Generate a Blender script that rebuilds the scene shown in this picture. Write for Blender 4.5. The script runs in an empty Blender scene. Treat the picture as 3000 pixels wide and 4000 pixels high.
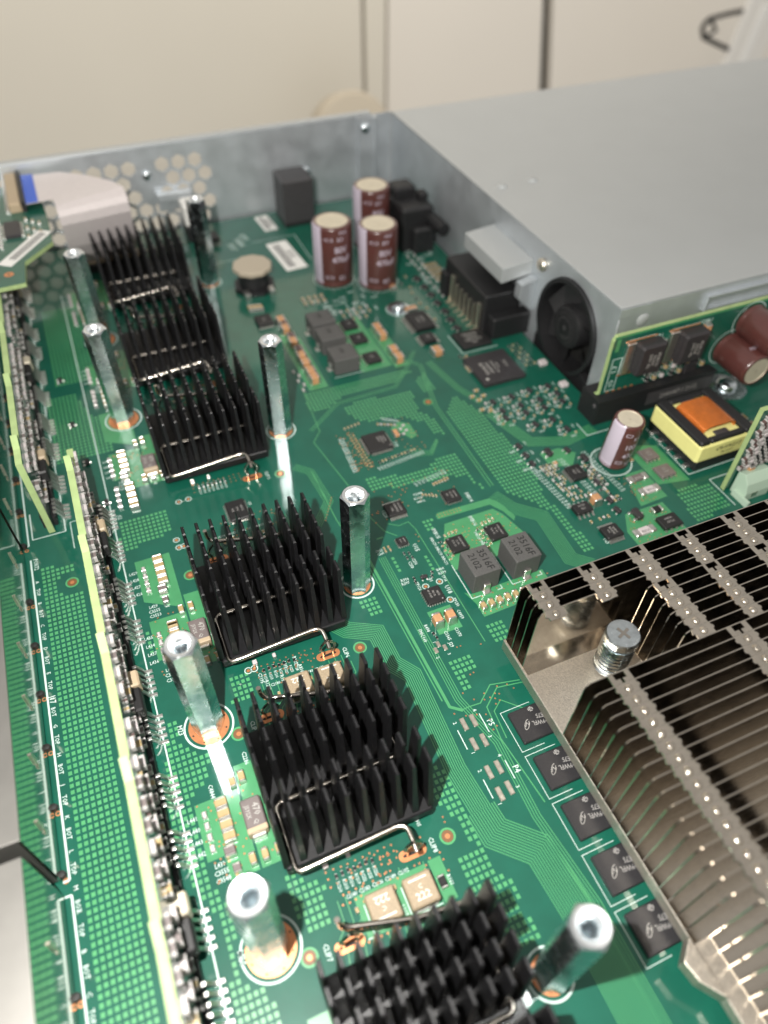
import bpy, bmesh, math, random
from mathutils import Vector, Matrix
# 1 Blender unit = 10 mm (unit scale set below); the main board's top lies at z = 0, x along the rear wall, y away from the camera
SC = bpy.context.scene
COL = SC.collection
SC.unit_settings.system = 'METRIC'
SC.unit_settings.scale_length = 0.01
rnd = random.Random(7)
PI = math.pi

# ------------------------------------------------------------------ camera
FPX = 2830.23
CAMP = (-4.091, -11.070, 15.757)
RIGHT = (0.92053, -0.39053, 0.01075)
DOWN = (-0.28114, -0.68130, -0.67586)
FWD = (0.27126, 0.61913, -0.73695)
cd = bpy.data.cameras.new('camera')
cam = bpy.data.objects.new('camera', cd)
COL.objects.link(cam)
cam.matrix_world = Matrix(((RIGHT[0], -DOWN[0], -FWD[0], CAMP[0]), (RIGHT[1], -DOWN[1], -FWD[1], CAMP[1]),
                           (RIGHT[2], -DOWN[2], -FWD[2], CAMP[2]), (0, 0, 0, 1)))
cd.sensor_fit = 'HORIZONTAL'
cd.sensor_width = 36.0
cd.lens = FPX / 3000 * 36
cd.clip_start = 0.1
cd.clip_end = 600
cd.dof.use_dof = True
cd.dof.focus_distance = 17.6
cd.dof.aperture_fstop = 0.125
SC.camera = cam

# ------------------------------------------------------------------ light
W = bpy.data.worlds.new('World')
SC.world = W
W.use_nodes = True
W.node_tree.nodes['Background'].inputs[0].default_value = (1.0, 0.965, 0.91, 1)
W.node_tree.nodes['Background'].inputs[1].default_value = 0.38

def lamp(name, kind, loc, energy, color, **kw):
    d = bpy.data.lights.new(name, kind)
    d.energy = energy
    d.color = color
    for k, v in kw.items():
        setattr(d, k, v)
    o = bpy.data.objects.new(name, d)
    o.location = loc
    COL.objects.link(o)
    return o

lamp('phone_flash', 'POINT', (-6.1, -9.0, 16.3), 22500, (1.0, 0.97, 0.92), shadow_soft_size=0.20)
a = lamp('fill_lamp', 'AREA', (30, 25, 75), 62000, (1.0, 0.955, 0.89), shape='RECTANGLE', size=60, size_y=30)
a.rotation_euler = (math.radians(76), 0, 0)            # added fill aimed to brighten the cabinet front, not a real fixture
b = lamp('fill_lamp', 'AREA', (-80, -120, 170), 75000, (1.0, 0.94, 0.85), shape='RECTANGLE', size=60, size_y=120)  # added ambient fill, unseen behind the camera, clear of the board's reflections
b.rotation_euler = (math.radians(30), math.radians(-20), 0)
SC.view_settings.view_transform = 'Standard'
SC.view_settings.look = 'None'
SC.view_settings.gamma = 1
SC.view_settings.exposure = 0.32
SC.cycles.use_denoising = True
SC.cycles.max_bounces = 8
SC.cycles.sample_clamp_indirect = 20

# ------------------------------------------------------------------ materials
MATS = {}
def mat(name, col, metal=0.0, rough=0.5, var=0.0, scale=6.0, bump=0.0, bscale=40.0, spec=0.5, coat=0.0, coat_r=0.1, stretch=None, rvar=0.0, alpha=None):
    m = bpy.data.materials.new(name)
    m.use_nodes = True
    nt = m.node_tree
    p = nt.nodes['Principled BSDF']
    p.inputs['Base Color'].default_value = (*col, 1)
    p.inputs['Metallic'].default_value = metal
    p.inputs['Roughness'].default_value = rough
    p.inputs['Specular IOR Level'].default_value = spec
    p.inputs['Coat Weight'].default_value = coat
    p.inputs['Coat Roughness'].default_value = coat_r
    tc = nt.nodes.new('ShaderNodeTexCoord')
    src = tc.outputs['Object']
    if stretch:
        mp = nt.nodes.new('ShaderNodeMapping')
        mp.inputs['Scale'].default_value = stretch
        nt.links.new(src, mp.inputs[0])
        src = mp.outputs[0]
    if var or rvar:
        n = nt.nodes.new('ShaderNodeTexNoise')
        n.inputs['Scale'].default_value = scale
        n.inputs['Detail'].default_value = 5
        nt.links.new(src, n.inputs['Vector'])
        if var:
            r = nt.nodes.new('ShaderNodeValToRGB')
            r.color_ramp.elements[0].position = 0.3
            r.color_ramp.elements[1].position = 0.7
            r.color_ramp.elements[0].color = (*[c * (1 - var) for c in col], 1)
            r.color_ramp.elements[1].color = (*[min(1, c * (1 + var)) for c in col], 1)
            nt.links.new(n.outputs['Fac'], r.inputs[0])
            nt.links.new(r.outputs[0], p.inputs['Base Color'])
        if rvar:
            mr = nt.nodes.new('ShaderNodeMapRange')
            mr.inputs['From Min'].default_value = 0.3
            mr.inputs['From Max'].default_value = 0.7
            mr.inputs['To Min'].default_value = max(0.02, rough - rvar)
            mr.inputs['To Max'].default_value = rough + rvar
            nt.links.new(n.outputs['Fac'], mr.inputs[0])
            nt.links.new(mr.outputs[0], p.inputs['Roughness'])
    if bump:
        n2 = nt.nodes.new('ShaderNodeTexNoise')
        n2.inputs['Scale'].default_value = bscale
        n2.inputs['Detail'].default_value = 3
        nt.links.new(src, n2.inputs['Vector'])
        b = nt.nodes.new('ShaderNodeBump')
        b.inputs['Strength'].default_value = bump
        b.inputs['Distance'].default_value = 0.02
        nt.links.new(n2.outputs['Fac'], b.inputs['Height'])
        nt.links.new(b.outputs[0], p.inputs['Normal'])
    MATS[name] = m
    return m

mat('mask', (0.0062, 0.086, 0.056), rough=0.42, var=0.12, scale=1.3, bump=0.05, bscale=14, spec=0.2, coat=0.75, coat_r=0.07)
mat('mask_copper', (0.066, 0.290, 0.115), rough=0.36, var=0.08, scale=3, coat=0.5, coat_r=0.14, bump=0.04, bscale=20)
mat('mask_pour', (0.050, 0.240, 0.098), rough=0.36, var=0.08, scale=3, coat=0.5, coat_r=0.14)
mat('mask_trace', (0.056, 0.255, 0.105), rough=0.36, coat=0.5, coat_r=0.14)
mat('silk', (0.50, 0.62, 0.58), rough=0.6)
mat('silk_dim', (0.36, 0.52, 0.46), rough=0.6)
mat('fr4_edge', (0.31, 0.41, 0.18), rough=0.55, var=0.10, scale=3, bump=0.1, bscale=30)
mat('copper', (0.66, 0.27, 0.12), metal=0.6, rough=0.38, var=0.1, scale=9)
mat('bare_laminate', (0.16, 0.075, 0.03), rough=0.5)
mat('hole', (0.006, 0.006, 0.005), rough=0.7)
mat('tin', (0.70, 0.69, 0.66), metal=1.0, rough=0.36, var=0.12, scale=12, bump=0.08, bscale=18)
mat('gold_pad', (0.76, 0.70, 0.60), metal=1.0, rough=0.38, var=0.15, scale=8, bump=0.3, bscale=10)
mat('black_anod', (0.0075, 0.0075, 0.0085), rough=0.42, var=0.3, scale=14, bump=0.12, bscale=60, spec=0.42)
mat('zinc', (0.66, 0.72, 0.75), metal=1.0, rough=0.21, var=0.16, scale=5, bump=0.12, bscale=25, rvar=0.10)
mat('zinc_cut', (0.80, 0.82, 0.83), metal=1.0, rough=0.40, var=0.1, scale=20, bump=0.2, bscale=40)
mat('wire', (0.50, 0.46, 0.41), metal=1.0, rough=0.22, bump=0.05, bscale=30)
mat('nickel', (0.63, 0.57, 0.49), metal=1.0, rough=0.13, var=0.10, scale=3, bump=0.05, bscale=10, rvar=0.04)
mat('nickel_base', (0.62, 0.565, 0.49), metal=1.0, rough=0.42, var=0.16, scale=26, bump=0.35, bscale=34)
mat('galv', (0.60, 0.635, 0.665), metal=0.75, rough=0.46, var=0.06, scale=1.2, bump=0.05, bscale=8, rvar=0.05)
mat('psu_steel', (0.455, 0.475, 0.48), metal=0.35, rough=0.45, var=0.015, scale=0.6, bump=0.03, bscale=40)
mat('cage', (0.64, 0.62, 0.57), metal=1.0, rough=0.13, var=0.05, scale=1.0, bump=0.04, bscale=2.5)
mat('cage_top', (0.34, 0.33, 0.31), metal=0.9, rough=0.42, var=0.05, scale=2)
mat('sleeve', (0.088, 0.030, 0.026), rough=0.28, var=0.06, coat=0.4, coat_r=0.15)
mat('sleeve_print', (0.50, 0.44, 0.52), rough=0.4)
mat('can_top', (0.62, 0.56, 0.44), metal=0.35, rough=0.42, var=0.06)
mat('epoxy', (0.013, 0.0125, 0.013), rough=0.5, var=0.15, scale=20, bump=0.08, bscale=60)
mat('epoxy_dram', (0.020, 0.019, 0.021), rough=0.45, var=0.12, scale=24, bump=0.1, bscale=80)
mat('epoxy_grey', (0.028, 0.025, 0.027), rough=0.45, var=0.1, scale=10)
mat('mark', (0.28, 0.27, 0.26), rough=0.6)
mat('mark_light', (0.36, 0.35, 0.33), rough=0.6)
mat('ferrite', (0.075, 0.074, 0.072), rough=0.62, var=0.22, scale=40, bump=0.35, bscale=55)
mat('ferrite_print', (0.010, 0.010, 0.010), rough=0.7)
mat('composite', (0.30, 0.235, 0.155), rough=0.6, var=0.16, scale=22, bump=0.3, bscale=40)
mat('composite_print', (0.74, 0.70, 0.62), rough=0.6)
mat('tan', (0.37, 0.275, 0.135), rough=0.42, var=0.12, scale=6)
mat('orange_cer', (0.46, 0.245, 0.12), rough=0.42, var=0.12, scale=6)
mat('grey_cer', (0.15, 0.125, 0.12), rough=0.42, var=0.1)
mat('white_cer', (0.52, 0.47, 0.47), rough=0.4, var=0.08)
mat('res_black', (0.012, 0.011, 0.012), rough=0.35)
mat('brown_cer', (0.10, 0.06, 0.055), rough=0.4)
mat('black_plastic', (0.011, 0.011, 0.012), rough=0.5, var=0.15, scale=8, bump=0.06, bscale=40)
mat('grey_plastic', (0.045, 0.043, 0.045), rough=0.48, var=0.08, scale=4)
mat('yellow_tape', (0.78, 0.74, 0.29), rough=0.38, var=0.03, scale=3)
mat('winding', (0.62, 0.17, 0.022), metal=0.45, rough=0.28, coat=0.7, coat_r=0.1, var=0.12)
mat('ffc', (0.60, 0.55, 0.545), rough=0.36, var=0.03)
mat('ffc_blue', (0.022, 0.10, 0.55), rough=0.4)
mat('paper', (0.74, 0.73, 0.70), rough=0.65)
mat('ink', (0.05, 0.05, 0.05), rough=0.7)
mat('beige_plastic', (0.42, 0.33, 0.22), rough=0.5)
mat('pale_green_plastic', (0.40, 0.52, 0.41), rough=0.45)
mat('cabinet_beige', (0.66, 0.62, 0.535), rough=0.55, var=0.02, scale=0.05)
mat('cabinet_white', (0.73, 0.685, 0.615), rough=0.55, var=0.02, scale=0.05)
mat('cabinet_seam', (0.25, 0.22, 0.17), rough=0.7)
mat('knob_beige', (0.50, 0.44, 0.345), rough=0.5)
mat('plated_end', (0.40, 0.385, 0.37), rough=0.45)
mat('inductor_top', (0.40, 0.345, 0.265), rough=0.5)
mat('rubber', (0.012, 0.012, 0.011), rough=0.6)
mat('clear_plastic', (0.70, 0.68, 0.64), rough=0.25)

# ------------------------------------------------------------------ mesh helpers
class MB:
    def __init__(s):
        s.v = []; s.f = []; s.m = []; s.cur = 0
    def mi(s, i):
        s.cur = i; return s
    def face(s, pts):
        n = len(s.v); s.v += [tuple(p) for p in pts]; s.f.append(list(range(n, n + len(pts)))); s.m.append(s.cur)
    def add(s, verts, faces):
        n = len(s.v); s.v += [tuple(p) for p in verts]
        for f in faces:
            s.f.append([i + n for i in f]); s.m.append(s.cur)
    def box(s, x0, y0, z0, x1, y1, z1):
        s.add([(x0, y0, z0), (x1, y0, z0), (x1, y1, z0), (x0, y1, z0), (x0, y0, z1), (x1, y0, z1), (x1, y1, z1), (x0, y1, z1)],
              [(3, 2, 1, 0), (4, 5, 6, 7), (0, 1, 5, 4), (1, 2, 6, 5), (2, 3, 7, 6), (3, 0, 4, 7)])
    def cbox(s, cx, cy, z0, w, d, h, c=0.02):          # box with chamfered top and upright edges
        def ring(hw, hd, k, z):
            return [(cx - hw + k, cy - hd, z), (cx + hw - k, cy - hd, z), (cx + hw, cy - hd + k, z), (cx + hw, cy + hd - k, z),
                    (cx + hw - k, cy + hd, z), (cx - hw + k, cy + hd, z), (cx - hw, cy + hd - k, z), (cx - hw, cy - hd + k, z)]
        r = ring(w / 2, d / 2, c, z0) + ring(w / 2, d / 2, c, z0 + h - c) + ring(w / 2 - c, d / 2 - c, c * 0.6, z0 + h)
        fs = [tuple(range(7, -1, -1)), tuple(range(16, 24))]
        for b in (0, 8):
            for i in range(8):
                j = (i + 1) % 8
                fs.append((b + i, b + j, b + 8 + j, b + 8 + i))
        s.add(r, fs)
    def prism(s, poly, z0, z1):
        n = len(poly)
        s.add([(x, y, z0) for x, y in poly] + [(x, y, z1) for x, y in poly],
              [tuple(range(n - 1, -1, -1)), tuple(range(n, 2 * n))] + [(i, (i + 1) % n, n + (i + 1) % n, n + i) for i in range(n)])
    def prism_y(s, poly, y0, y1):                       # polygon in x,z pushed along y
        n = len(poly)
        s.add([(x, y0, z) for x, z in poly] + [(x, y1, z) for x, z in poly],
              [tuple(range(n)), tuple(range(2 * n - 1, n - 1, -1))] + [((i + 1) % n, i, n + i, n + (i + 1) % n) for i in range(n)])
    def prism_x(s, poly, x0, x1):                       # polygon in y,z pushed along x
        n = len(poly)
        s.add([(x0, y, z) for y, z in poly] + [(x1, y, z) for y, z in poly],
              [tuple(range(n - 1, -1, -1)), tuple(range(n, 2 * n))] + [(i, (i + 1) % n, n + (i + 1) % n, n + i) for i in range(n)])
    def lathe(s, prof, n=24, c=(0, 0), a0=0.0, a1=2 * PI, closed=True):
        k = len(prof); base = len(s.v)
        steps = n if closed else n + 1
        for i in range(steps):
            a = a0 + (a1 - a0) * i / n
            for r, z in prof:
                s.v.append((c[0] + r * math.cos(a), c[1] + r * math.sin(a), z))
        for i in range(n):
            j = (i + 1) % steps
            for q in range(k - 1):
                A, B, C_, D_ = base + i * k + q, base + j * k + q, base + j * k + q + 1, base + i * k + q + 1
                s.f.append([A, B, C_, D_]); s.m.append(s.cur)
    def disc(s, cx, cy, z, r, n=20):
        s.face([(cx + r * math.cos(2 * PI * i / n), cy + r * math.sin(2 * PI * i / n), z) for i in range(n)])
    def annulus(s, cx, cy, z, r0, r1, n=28):
        s.lathe([(r1, z), (r0, z)], n, (cx, cy))
    def tube(s, path, r, n=8, cap=True):
        P = [Vector(p) for p in path]; k = len(P); base = len(s.v)
        prev = None
        for i in range(k):
            t = (P[min(i + 1, k - 1)] - P[max(i - 1, 0)]).normalized()
            if prev is None:
                u = t.orthogonal().normalized()
            else:
                u = (prev - t * prev.dot(t)).normalized()
            prev = u
            w = t.cross(u)
            for q in range(n):
                a = 2 * PI * q / n
                s.v.append(tuple(P[i] + (u * math.cos(a) + w * math.sin(a)) * r))
        for i in range(k - 1):
            for q in range(n):
                s.f.append([base + i * n + q, base + i * n + (q + 1) % n, base + (i + 1) * n + (q + 1) % n, base + (i + 1) * n + q]); s.m.append(s.cur)
        if cap:
            s.f.append([base + q for q in range(n)][::-1]); s.m.append(s.cur)
            s.f.append([base + (k - 1) * n + q for q in range(n)]); s.m.append(s.cur)
    def mesh(s, name, mats, smooth=None, bevel=0.0):
        me = bpy.data.meshes.new(name)
        me.from_pydata(s.v, [], s.f)
        for m in ([mats] if isinstance(mats, str) else mats):
            me.materials.append(MATS[m])
        me.polygons.foreach_set('material_index', s.m)
        if bevel or smooth:
            bm = bmesh.new(); bm.from_mesh(me)
            bmesh.ops.remove_doubles(bm, verts=bm.verts, dist=1e-5)
            bmesh.ops.recalc_face_normals(bm, faces=bm.faces)
            if bevel:
                bmesh.ops.bevel(bm, geom=[e for e in bm.edges if len(e.link_faces) == 2 and e.calc_face_angle(0) > 0.5], offset=bevel, segments=2, affect='EDGES', profile=0.6)
            if smooth:
                for e in bm.edges:
                    e.smooth = len(e.link_faces) == 2 and e.calc_face_angle(0) < smooth
                for f in bm.faces:
                    f.smooth = True
            bm.to_mesh(me); bm.free()
        me.update()
        return me
    def build(s, name, mats, parent=None, smooth=None, bevel=0.0, loc=None, rot=0.0):
        return put(name, s.mesh(name, mats, smooth, bevel), parent, loc, rot)

def put(name, me, parent=None, loc=None, rot=0.0):
    o = bpy.data.objects.new(name, me)
    COL.objects.link(o)
    if loc: o.location = loc
    if rot: o.rotation_euler = (0, 0, rot)
    if parent: o.parent = parent
    return o

def tag(o, label, cat, group=None):
    o['label'] = label; o['category'] = cat
    if group: o['group'] = group
    return o

def thing(name, label, cat, loc=(0, 0, 0), rot=0.0, group=None):
    o = bpy.data.objects.new(name, None)
    o.empty_display_size = 0.3
    COL.objects.link(o)
    o.location = loc
    o.rotation_euler = (0, 0, rot)
    return tag(o, label, cat, group)

def struct(o):
    o['kind'] = 'structure'; return o
def stuff(o):
    o['kind'] = 'stuff'; return o

_txt = {}
def text_geo(t, res=1):
    if (t, res) not in _txt:
        c = bpy.data.curves.new('t', 'FONT')
        c.body = t; c.size = 1.0; c.resolution_u = res; c.align_x = 'CENTER'; c.align_y = 'CENTER'; c.offset = 0.012
        o = bpy.data.objects.new('t', c)
        me = bpy.data.meshes.new_from_object(o)
        _txt[(t, res)] = ([tuple(v.co) for v in me.vertices], [tuple(p.vertices) for p in me.polygons])
        bpy.data.objects.remove(o); bpy.data.curves.remove(c); bpy.data.meshes.remove(me)
    return _txt[(t, res)]
def letter(mb, t, x, y, z, size, rot=-90, sx=1.0, res=1):
    v, f = text_geo(t, res)
    a = math.radians(rot); c, s_ = math.cos(a), math.sin(a)
    mb.add([(x + (p[0] * sx * c - p[1] * s_) * size, y + (p[0] * sx * s_ + p[1] * c) * size, z) for p in v], f)

def plate_with_holes(name, outer, holes, th, m, parent=None):
    c = bpy.data.curves.new(name, 'CURVE'); c.dimensions = '2D'; c.fill_mode = 'BOTH'; c.extrude = th / 2
    for poly in [outer] + holes:
        sp = c.splines.new('POLY'); sp.points.add(len(poly) - 1)
        for i, (x, y) in enumerate(poly): sp.points[i].co = (x, y, 0, 1)
        sp.use_cyclic_u = True
    o = bpy.data.objects.new(name, c)
    me = bpy.data.meshes.new_from_object(o)
    bpy.data.objects.remove(o); bpy.data.curves.remove(c)
    me.name = name; me.materials.clear(); me.materials.append(MATS[m])
    return put(name, me, parent)

def ray_at(x, y):                                       # a direction in the place, from a picture position (1659 wide)
    u = (x * 3000 / 1659 - 1500) / FPX; w = (y * 3000 / 1659 - 2000) / FPX
    return [FWD[i] + u * RIGHT[i] + w * DOWN[i] for i in range(3)]
def on_y(x, y, Y):
    r = ray_at(x, y); t = (Y - CAMP[1]) / r[1]
    return tuple(CAMP[i] + t * r[i] for i in range(3))

def offset_line(pl, d):
    out = []
    for i, p in enumerate(pl):
        dirs = []
        if i > 0: dirs.append((pl[i][0] - pl[i - 1][0], pl[i][1] - pl[i - 1][1]))
        if i < len(pl) - 1: dirs.append((pl[i + 1][0] - pl[i][0], pl[i + 1][1] - pl[i][1]))
        ns = []
        for a in dirs:
            l = math.hypot(*a); ns.append((a[1] / l, -a[0] / l))
        n = ns[0] if len(ns) == 1 else ((ns[0][0] + ns[1][0]) / 2, (ns[0][1] + ns[1][1]) / 2)
        k = n[0] ** 2 + n[1] ** 2
        out.append((p[0] + n[0] * d / k, p[1] + n[1] * d / k))
    return out
_lay = [0]
def ribbon(mb, pl, w, z):
    _lay[0] += 1
    z = z + (_lay[0] % 60) * 3e-5                       # crossing strokes never share a plane
    L, R_ = offset_line(pl, -w / 2), offset_line(pl, w / 2)
    for i in range(len(pl) - 1):
        mb.face([(*L[i], z), (*R_[i], z), (*R_[i + 1], z), (*L[i + 1], z)])
def inside(x, y, poly):
    c = False; j = len(poly) - 1
    for i in range(len(poly)):
        (xi, yi), (xj, yj) = poly[i], poly[j]
        if (yi > y) != (yj > y) and x < (xj - xi) * (y - yi) / (yj - yi) + xi: c = not c
        j = i
    return c

# ================================================================== background cabinet
def panel(name, label, xs, Y, m, th=1.5, z0=-60, z1=45, parent=None):
    """upright cabinet panel between two seams given by their picture x at the top edge and at y = 240"""
    mb = MB(); poly = []
    for (xa, xb), order in zip(xs, (1, -1)):
        A, B = on_y(xa, 0, Y), on_y(xb, 240, Y)
        k = (B[0] - A[0]) / (B[2] - A[2])
        pts = [(A[0] + k * (z1 - A[2]), z1), (A[0] + k * (z0 - A[2]), z0)]
        poly += pts[::order]
    mb.prism_y(poly, Y, Y + th)
    return mb.build(name, m, parent, bevel=0.15)
cab = thing('cabinet', 'beige cabinet front out of focus behind the open metal case', 'cabinet', (0, 0, 0))
panel('door', '', ((-900, -840), (781, 786)), 72, 'cabinet_beige', parent=cab)
panel('stile', '', ((788, 793), (834, 832)), 72, 'cabinet_beige', parent=cab)
panel('door', '', ((839, 837), (1174, 1165)), 72, 'cabinet_white', parent=cab)
panel('door', '', ((1196, 1187), (2300, 2250)), 72, 'cabinet_white', parent=cab)
panel('carcass', '', ((-880, -820), (1172, 1163)), 74.2, 'cabinet_seam', parent=cab)
panel('door_gap', '', ((1172, 1163), (1200, 1191)), 74.0, 'rubber', parent=cab)
# round beige knob low on the cabinet
k0 = on_y(748, 300, 66)
mb = MB(); mb.lathe([(0, -0.5), (3.8, -0.5), (4.4, 0.2), (4.4, 2.6), (4.0, 3.1), (0, 3.2)], 32)
knob = mb.build('knob', 'knob_beige', None, smooth=0.6, loc=k0)
knob.rotation_euler = (math.radians(70), 0, 0)
tag(knob, 'round beige knob peeking over the rear edge of the metal case', 'knob')
# white tag with black wire loop
t0 = on_y(1630, 60, 60)
tg = thing('tag_holder', 'white plastic holder with black wire loop, top right corner behind the case', 'holder', t0)
mb = MB(); mb.cbox(0, 0, -7, 5.4, 0.9, 12, 0.2)
bd = mb.build('plate', 'clear_plastic', tg); bd.rotation_euler = (0, math.radians(8), 0)
mb = MB(); mb.cbox(-0.3, -0.6, -3.4, 1.3, 0.3, 5.6, 0.1)
bd = mb.build('label_window', 'paper', tg); bd.rotation_euler = (0, math.radians(8), 0)
def loopw(p, r):
    m_ = MB(); m_.tube(p, r, 8); return m_
loopw([(-2.4, 0.2, 1.75), (-4.6, 0.2, 1.6), (-6.7, 0.2, 1.35), (-7.3, 0.1, 1.0), (-7.46, 0.1, 0.55), (-7.08, 0.0, -0.27), (-4.8, 0, -1.15), (-2.2, 0, -2.05)], 0.26).build('wire_loop', 'rubber', tg, smooth=1)
loopw([(-6.7, -0.1, 1.3), (-5.64, -0.1, 0.22), (-6.9, -0.1, -0.25)], 0.22).build('wire_loop', 'rubber', tg, smooth=1)

# ================================================================== chassis
WY = 22.15
PT = 3.6
mb = MB(); mb.box(-16, -20, -0.80, 26, WY, -0.72)
struct(mb.build('case_floor', 'galv'))
# rear wall with hexagonal vent openings: plate drawn in x,z
def hexpts(cx, cz, r):
    return [(cx + r * math.cos(PI / 6 + i * PI / 3), cz + r * math.sin(PI / 6 + i * PI / 3)) for i in range(6)]
holes = []
hr, hp = 0.325, 0.71
for row in range(-1, 5):
    for c in range(-4, 13):
        x = -5.2 + c * hp + (row % 2) * hp / 2
        z = 0.35 + row * hp * 0.866
        if z < 0.1 or z > 3.25: continue
        xr = 1.75 - (0.35 if row in (0,) else 0)
        if x > xr or x < -7.6: continue
        if math.hypot(x + 0.95, (z - 2.25)) < 0.80: continue
        holes.append(hexpts(x, z, hr))
wall = thing('rear_wall', 'galvanised rear wall of the case with a honeycomb vent', 'wall', (0, WY, 0))
pl = plate_with_holes('sheet', [(-16, -0.8), (10.48, -0.8), (10.48, PT), (-16, PT)], holes, 0.1, 'galv', wall)
pl.rotation_euler = (PI / 2, 0, 0)
pl['label'] = 'wall sheet pierced by hexagonal vent holes'
mb = MB(); mb.box(-16, 0.05, PT - 0.02, 9.5, 0.42, PT + 0.06)
mb.build('top_flange', 'psu_steel', wall, bevel=0.02)
mb = MB(); mb.box(8.75, -0.22, -0.7, 8.83, -0.05, PT - 0.02); mb.box(8.83, -0.30, -0.7, 9.5, -0.20, PT - 0.02); mb.box(9.5, -0.42, -0.7, 9.62, 0.0, PT)
mb.build('corner_bracket', 'galv', wall, bevel=0.015)
def screw_head(name, r, parent=None, loc=(0, 0, 0), rot=None, m='zinc', washer=0.0):
    m_ = MB(); m_.lathe([(r * 1.0, 0), (r, r * 0.3), (r * 0.82, r * 0.55), (r * 0.4, r * 0.68), (0, r * 0.7)], 18)
    o = m_.build(name, m, parent, smooth=0.8, loc=loc)
    if rot: o.rotation_euler = rot
    return o
screw_head('screw', 0.22, wall, (9.1, -0.30, 3.15), (PI / 2, 0, 0))
screw_head('screw', 0.20, wall, (-0.95, -0.06, 2.45), (PI / 2, 0, 0))
mb = MB(); mb.box(-0.75, -0.45, 1.35, 0.75, -0.06, 1.72); mb.box(-0.75, -0.16, 0.85, 0.75, -0.06, 1.36)
mb.build('ledge', 'galv', wall, bevel=0.03)
screw_head('screw', 0.24, wall, (6.15, -0.06, 1.55), (PI / 2, 0, 0))
mb = MB(); mb.cbox(6.1, -0.5, 0.0, 0.5, 0.5, 0.55, 0.08)
mb.build('stud', 'zinc', wall, bevel=0.02)

# ================================================================== power supply
X0, Y0 = 10.5, 4.2
psu = thing('power_supply', 'large flat grey steel power supply box filling the upper right', 'power supply', (X0, Y0, 0))
L, Wd = WY - Y0 - 0.0, 24
mb = MB(); mb.box(0, 0.0, PT - 0.07, Wd, L, PT)
top = mb.build('top_cover', 'psu_steel', psu, bevel=0.025)
# left side sheet with a round fan opening, drawn in y,z
fan_c = (2.35, 1.50); fan_r = 1.62
fan_r = 1.72
arc = [(fan_c[0] - fan_r * math.cos(PI * i / 24), fan_c[1] + fan_r * math.sin(PI * i / 24)) for i in range(25)]
side = plate_with_holes('side_panel', [(0, -0.65), (fan_c[0] - fan_r, -0.65)] + arc + [(fan_c[0] + fan_r, -0.65), (L, -0.65), (L, PT - 0.08), (0, PT - 0.08)], [], 0.07, 'galv', psu)
side.rotation_euler = (PI / 2, 0, PI / 2)
side.location = (0.04, 0, 0)
mb = MB(); mb.box(0.08, 0.0, 2.0, Wd, 0.07, PT - 0.08)
mb.build('front_panel', 'galv', psu, bevel=0.01)
mb = MB(); mb.box(3.4, -0.16, 2.75, 9, -0.004, 2.83); mb.box(3.4, -0.16, 2.83, 3.46, -0.004, 3.3); mb.box(3.4, -0.16, 3.22, 9, -0.004, 3.30)
mb.build('slot_frame', 'galv', psu, bevel=0.01)
mb = MB(); mb.box(0.0, -0.035, 3.2, 1.2, -0.004, PT - 0.06)
mb.build('corner_tab', 'galv', psu, bevel=0.01)
mb = MB(); mb.lathe([(0.0, 0.06), (0.16, 0.05), (0.24, 0.0)], 16)
o = mb.build('rivet', 'psu_steel', psu, smooth=1, loc=(1.0, -0.004, 2.96)); o.rotation_euler = (PI / 2, 0, 0)
for (px, py) in ((0.82, 9.0), (2.22, 9.05)):
    mb = MB(); mb.lathe([(0.0, 0.10), (0.12, 0.09), (0.24, 0.0)], 16)
    mb.build('rivet', 'psu_steel', psu, smooth=1, loc=(px, py, PT))
# fan behind the opening
mb = MB(); mb.lathe([(1.70, -0.05), (1.70, 0.9), (1.55, 0.9), (1.55, -0.05), (1.70, -0.05)], 40)
fanring = mb.build('fan_housing', 'black_plastic', psu, smooth=0.6, loc=(-0.10, fan_c[0], fan_c[1])); fanring.rotation_euler = (0, PI / 2, 0)
mb = MB(); mb.lathe([(0, -0.12), (0.55, -0.12), (0.74, -0.04), (0.78, 0.1), (0.78, 0.7)], 32)
hub = mb.build('fan_hub', 'black_plastic', psu, smooth=0.7, loc=(0.02, fan_c[0], fan_c[1])); hub.rotation_euler = (0, PI / 2, 0)
mb = MB(); mb.annulus(0, 0, -0.125, 0.36, 0.40); mb.annulus(0, 0, -0.125, 0.52, 0.54); mb.disc(0, 0, -0.1215, 0.09)
o = mb.build('hub_sticker', 'grey_plastic', psu, loc=(0.018, fan_c[0], fan_c[1])); o.rotation_euler = (0, PI / 2, 0)
for i in range(7):
    a = i * 2 * PI / 7
    mb = MB()
    v = []
    for k in range(6):
        r = 0.76 + 0.72 * k / 5
        for e in (-1, 1):
            aa = a + e * 0.30 + 0.25 * k / 5
            v.append((r * math.cos(aa), r * math.sin(aa), 0.18 + e * 0.18))
    for k in range(5):
        mb.face([v[2 * k], v[2 * k + 2], v[2 * k + 3], v[2 * k + 1]])
    o = mb.build('fan_blade', 'black_plastic', psu, smooth=1, loc=(0.12, fan_c[0], fan_c[1])); o.rotation_euler = (0, PI / 2, 0)
mb = MB()
for i in range(3):
    a = i * 2 * PI / 3 + 0.5
    mb.tube([(0.7 * math.cos(a), 0.7 * math.sin(a), 0.6), (1.55 * math.cos(a), 1.55 * math.sin(a), 0.6)], 0.09, 6)
o = mb.build('fan_spokes', 'black_plastic', psu, loc=(0, fan_c[0], fan_c[1])); o.rotation_euler = (0, PI / 2, 0)
stuff(o)
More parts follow.
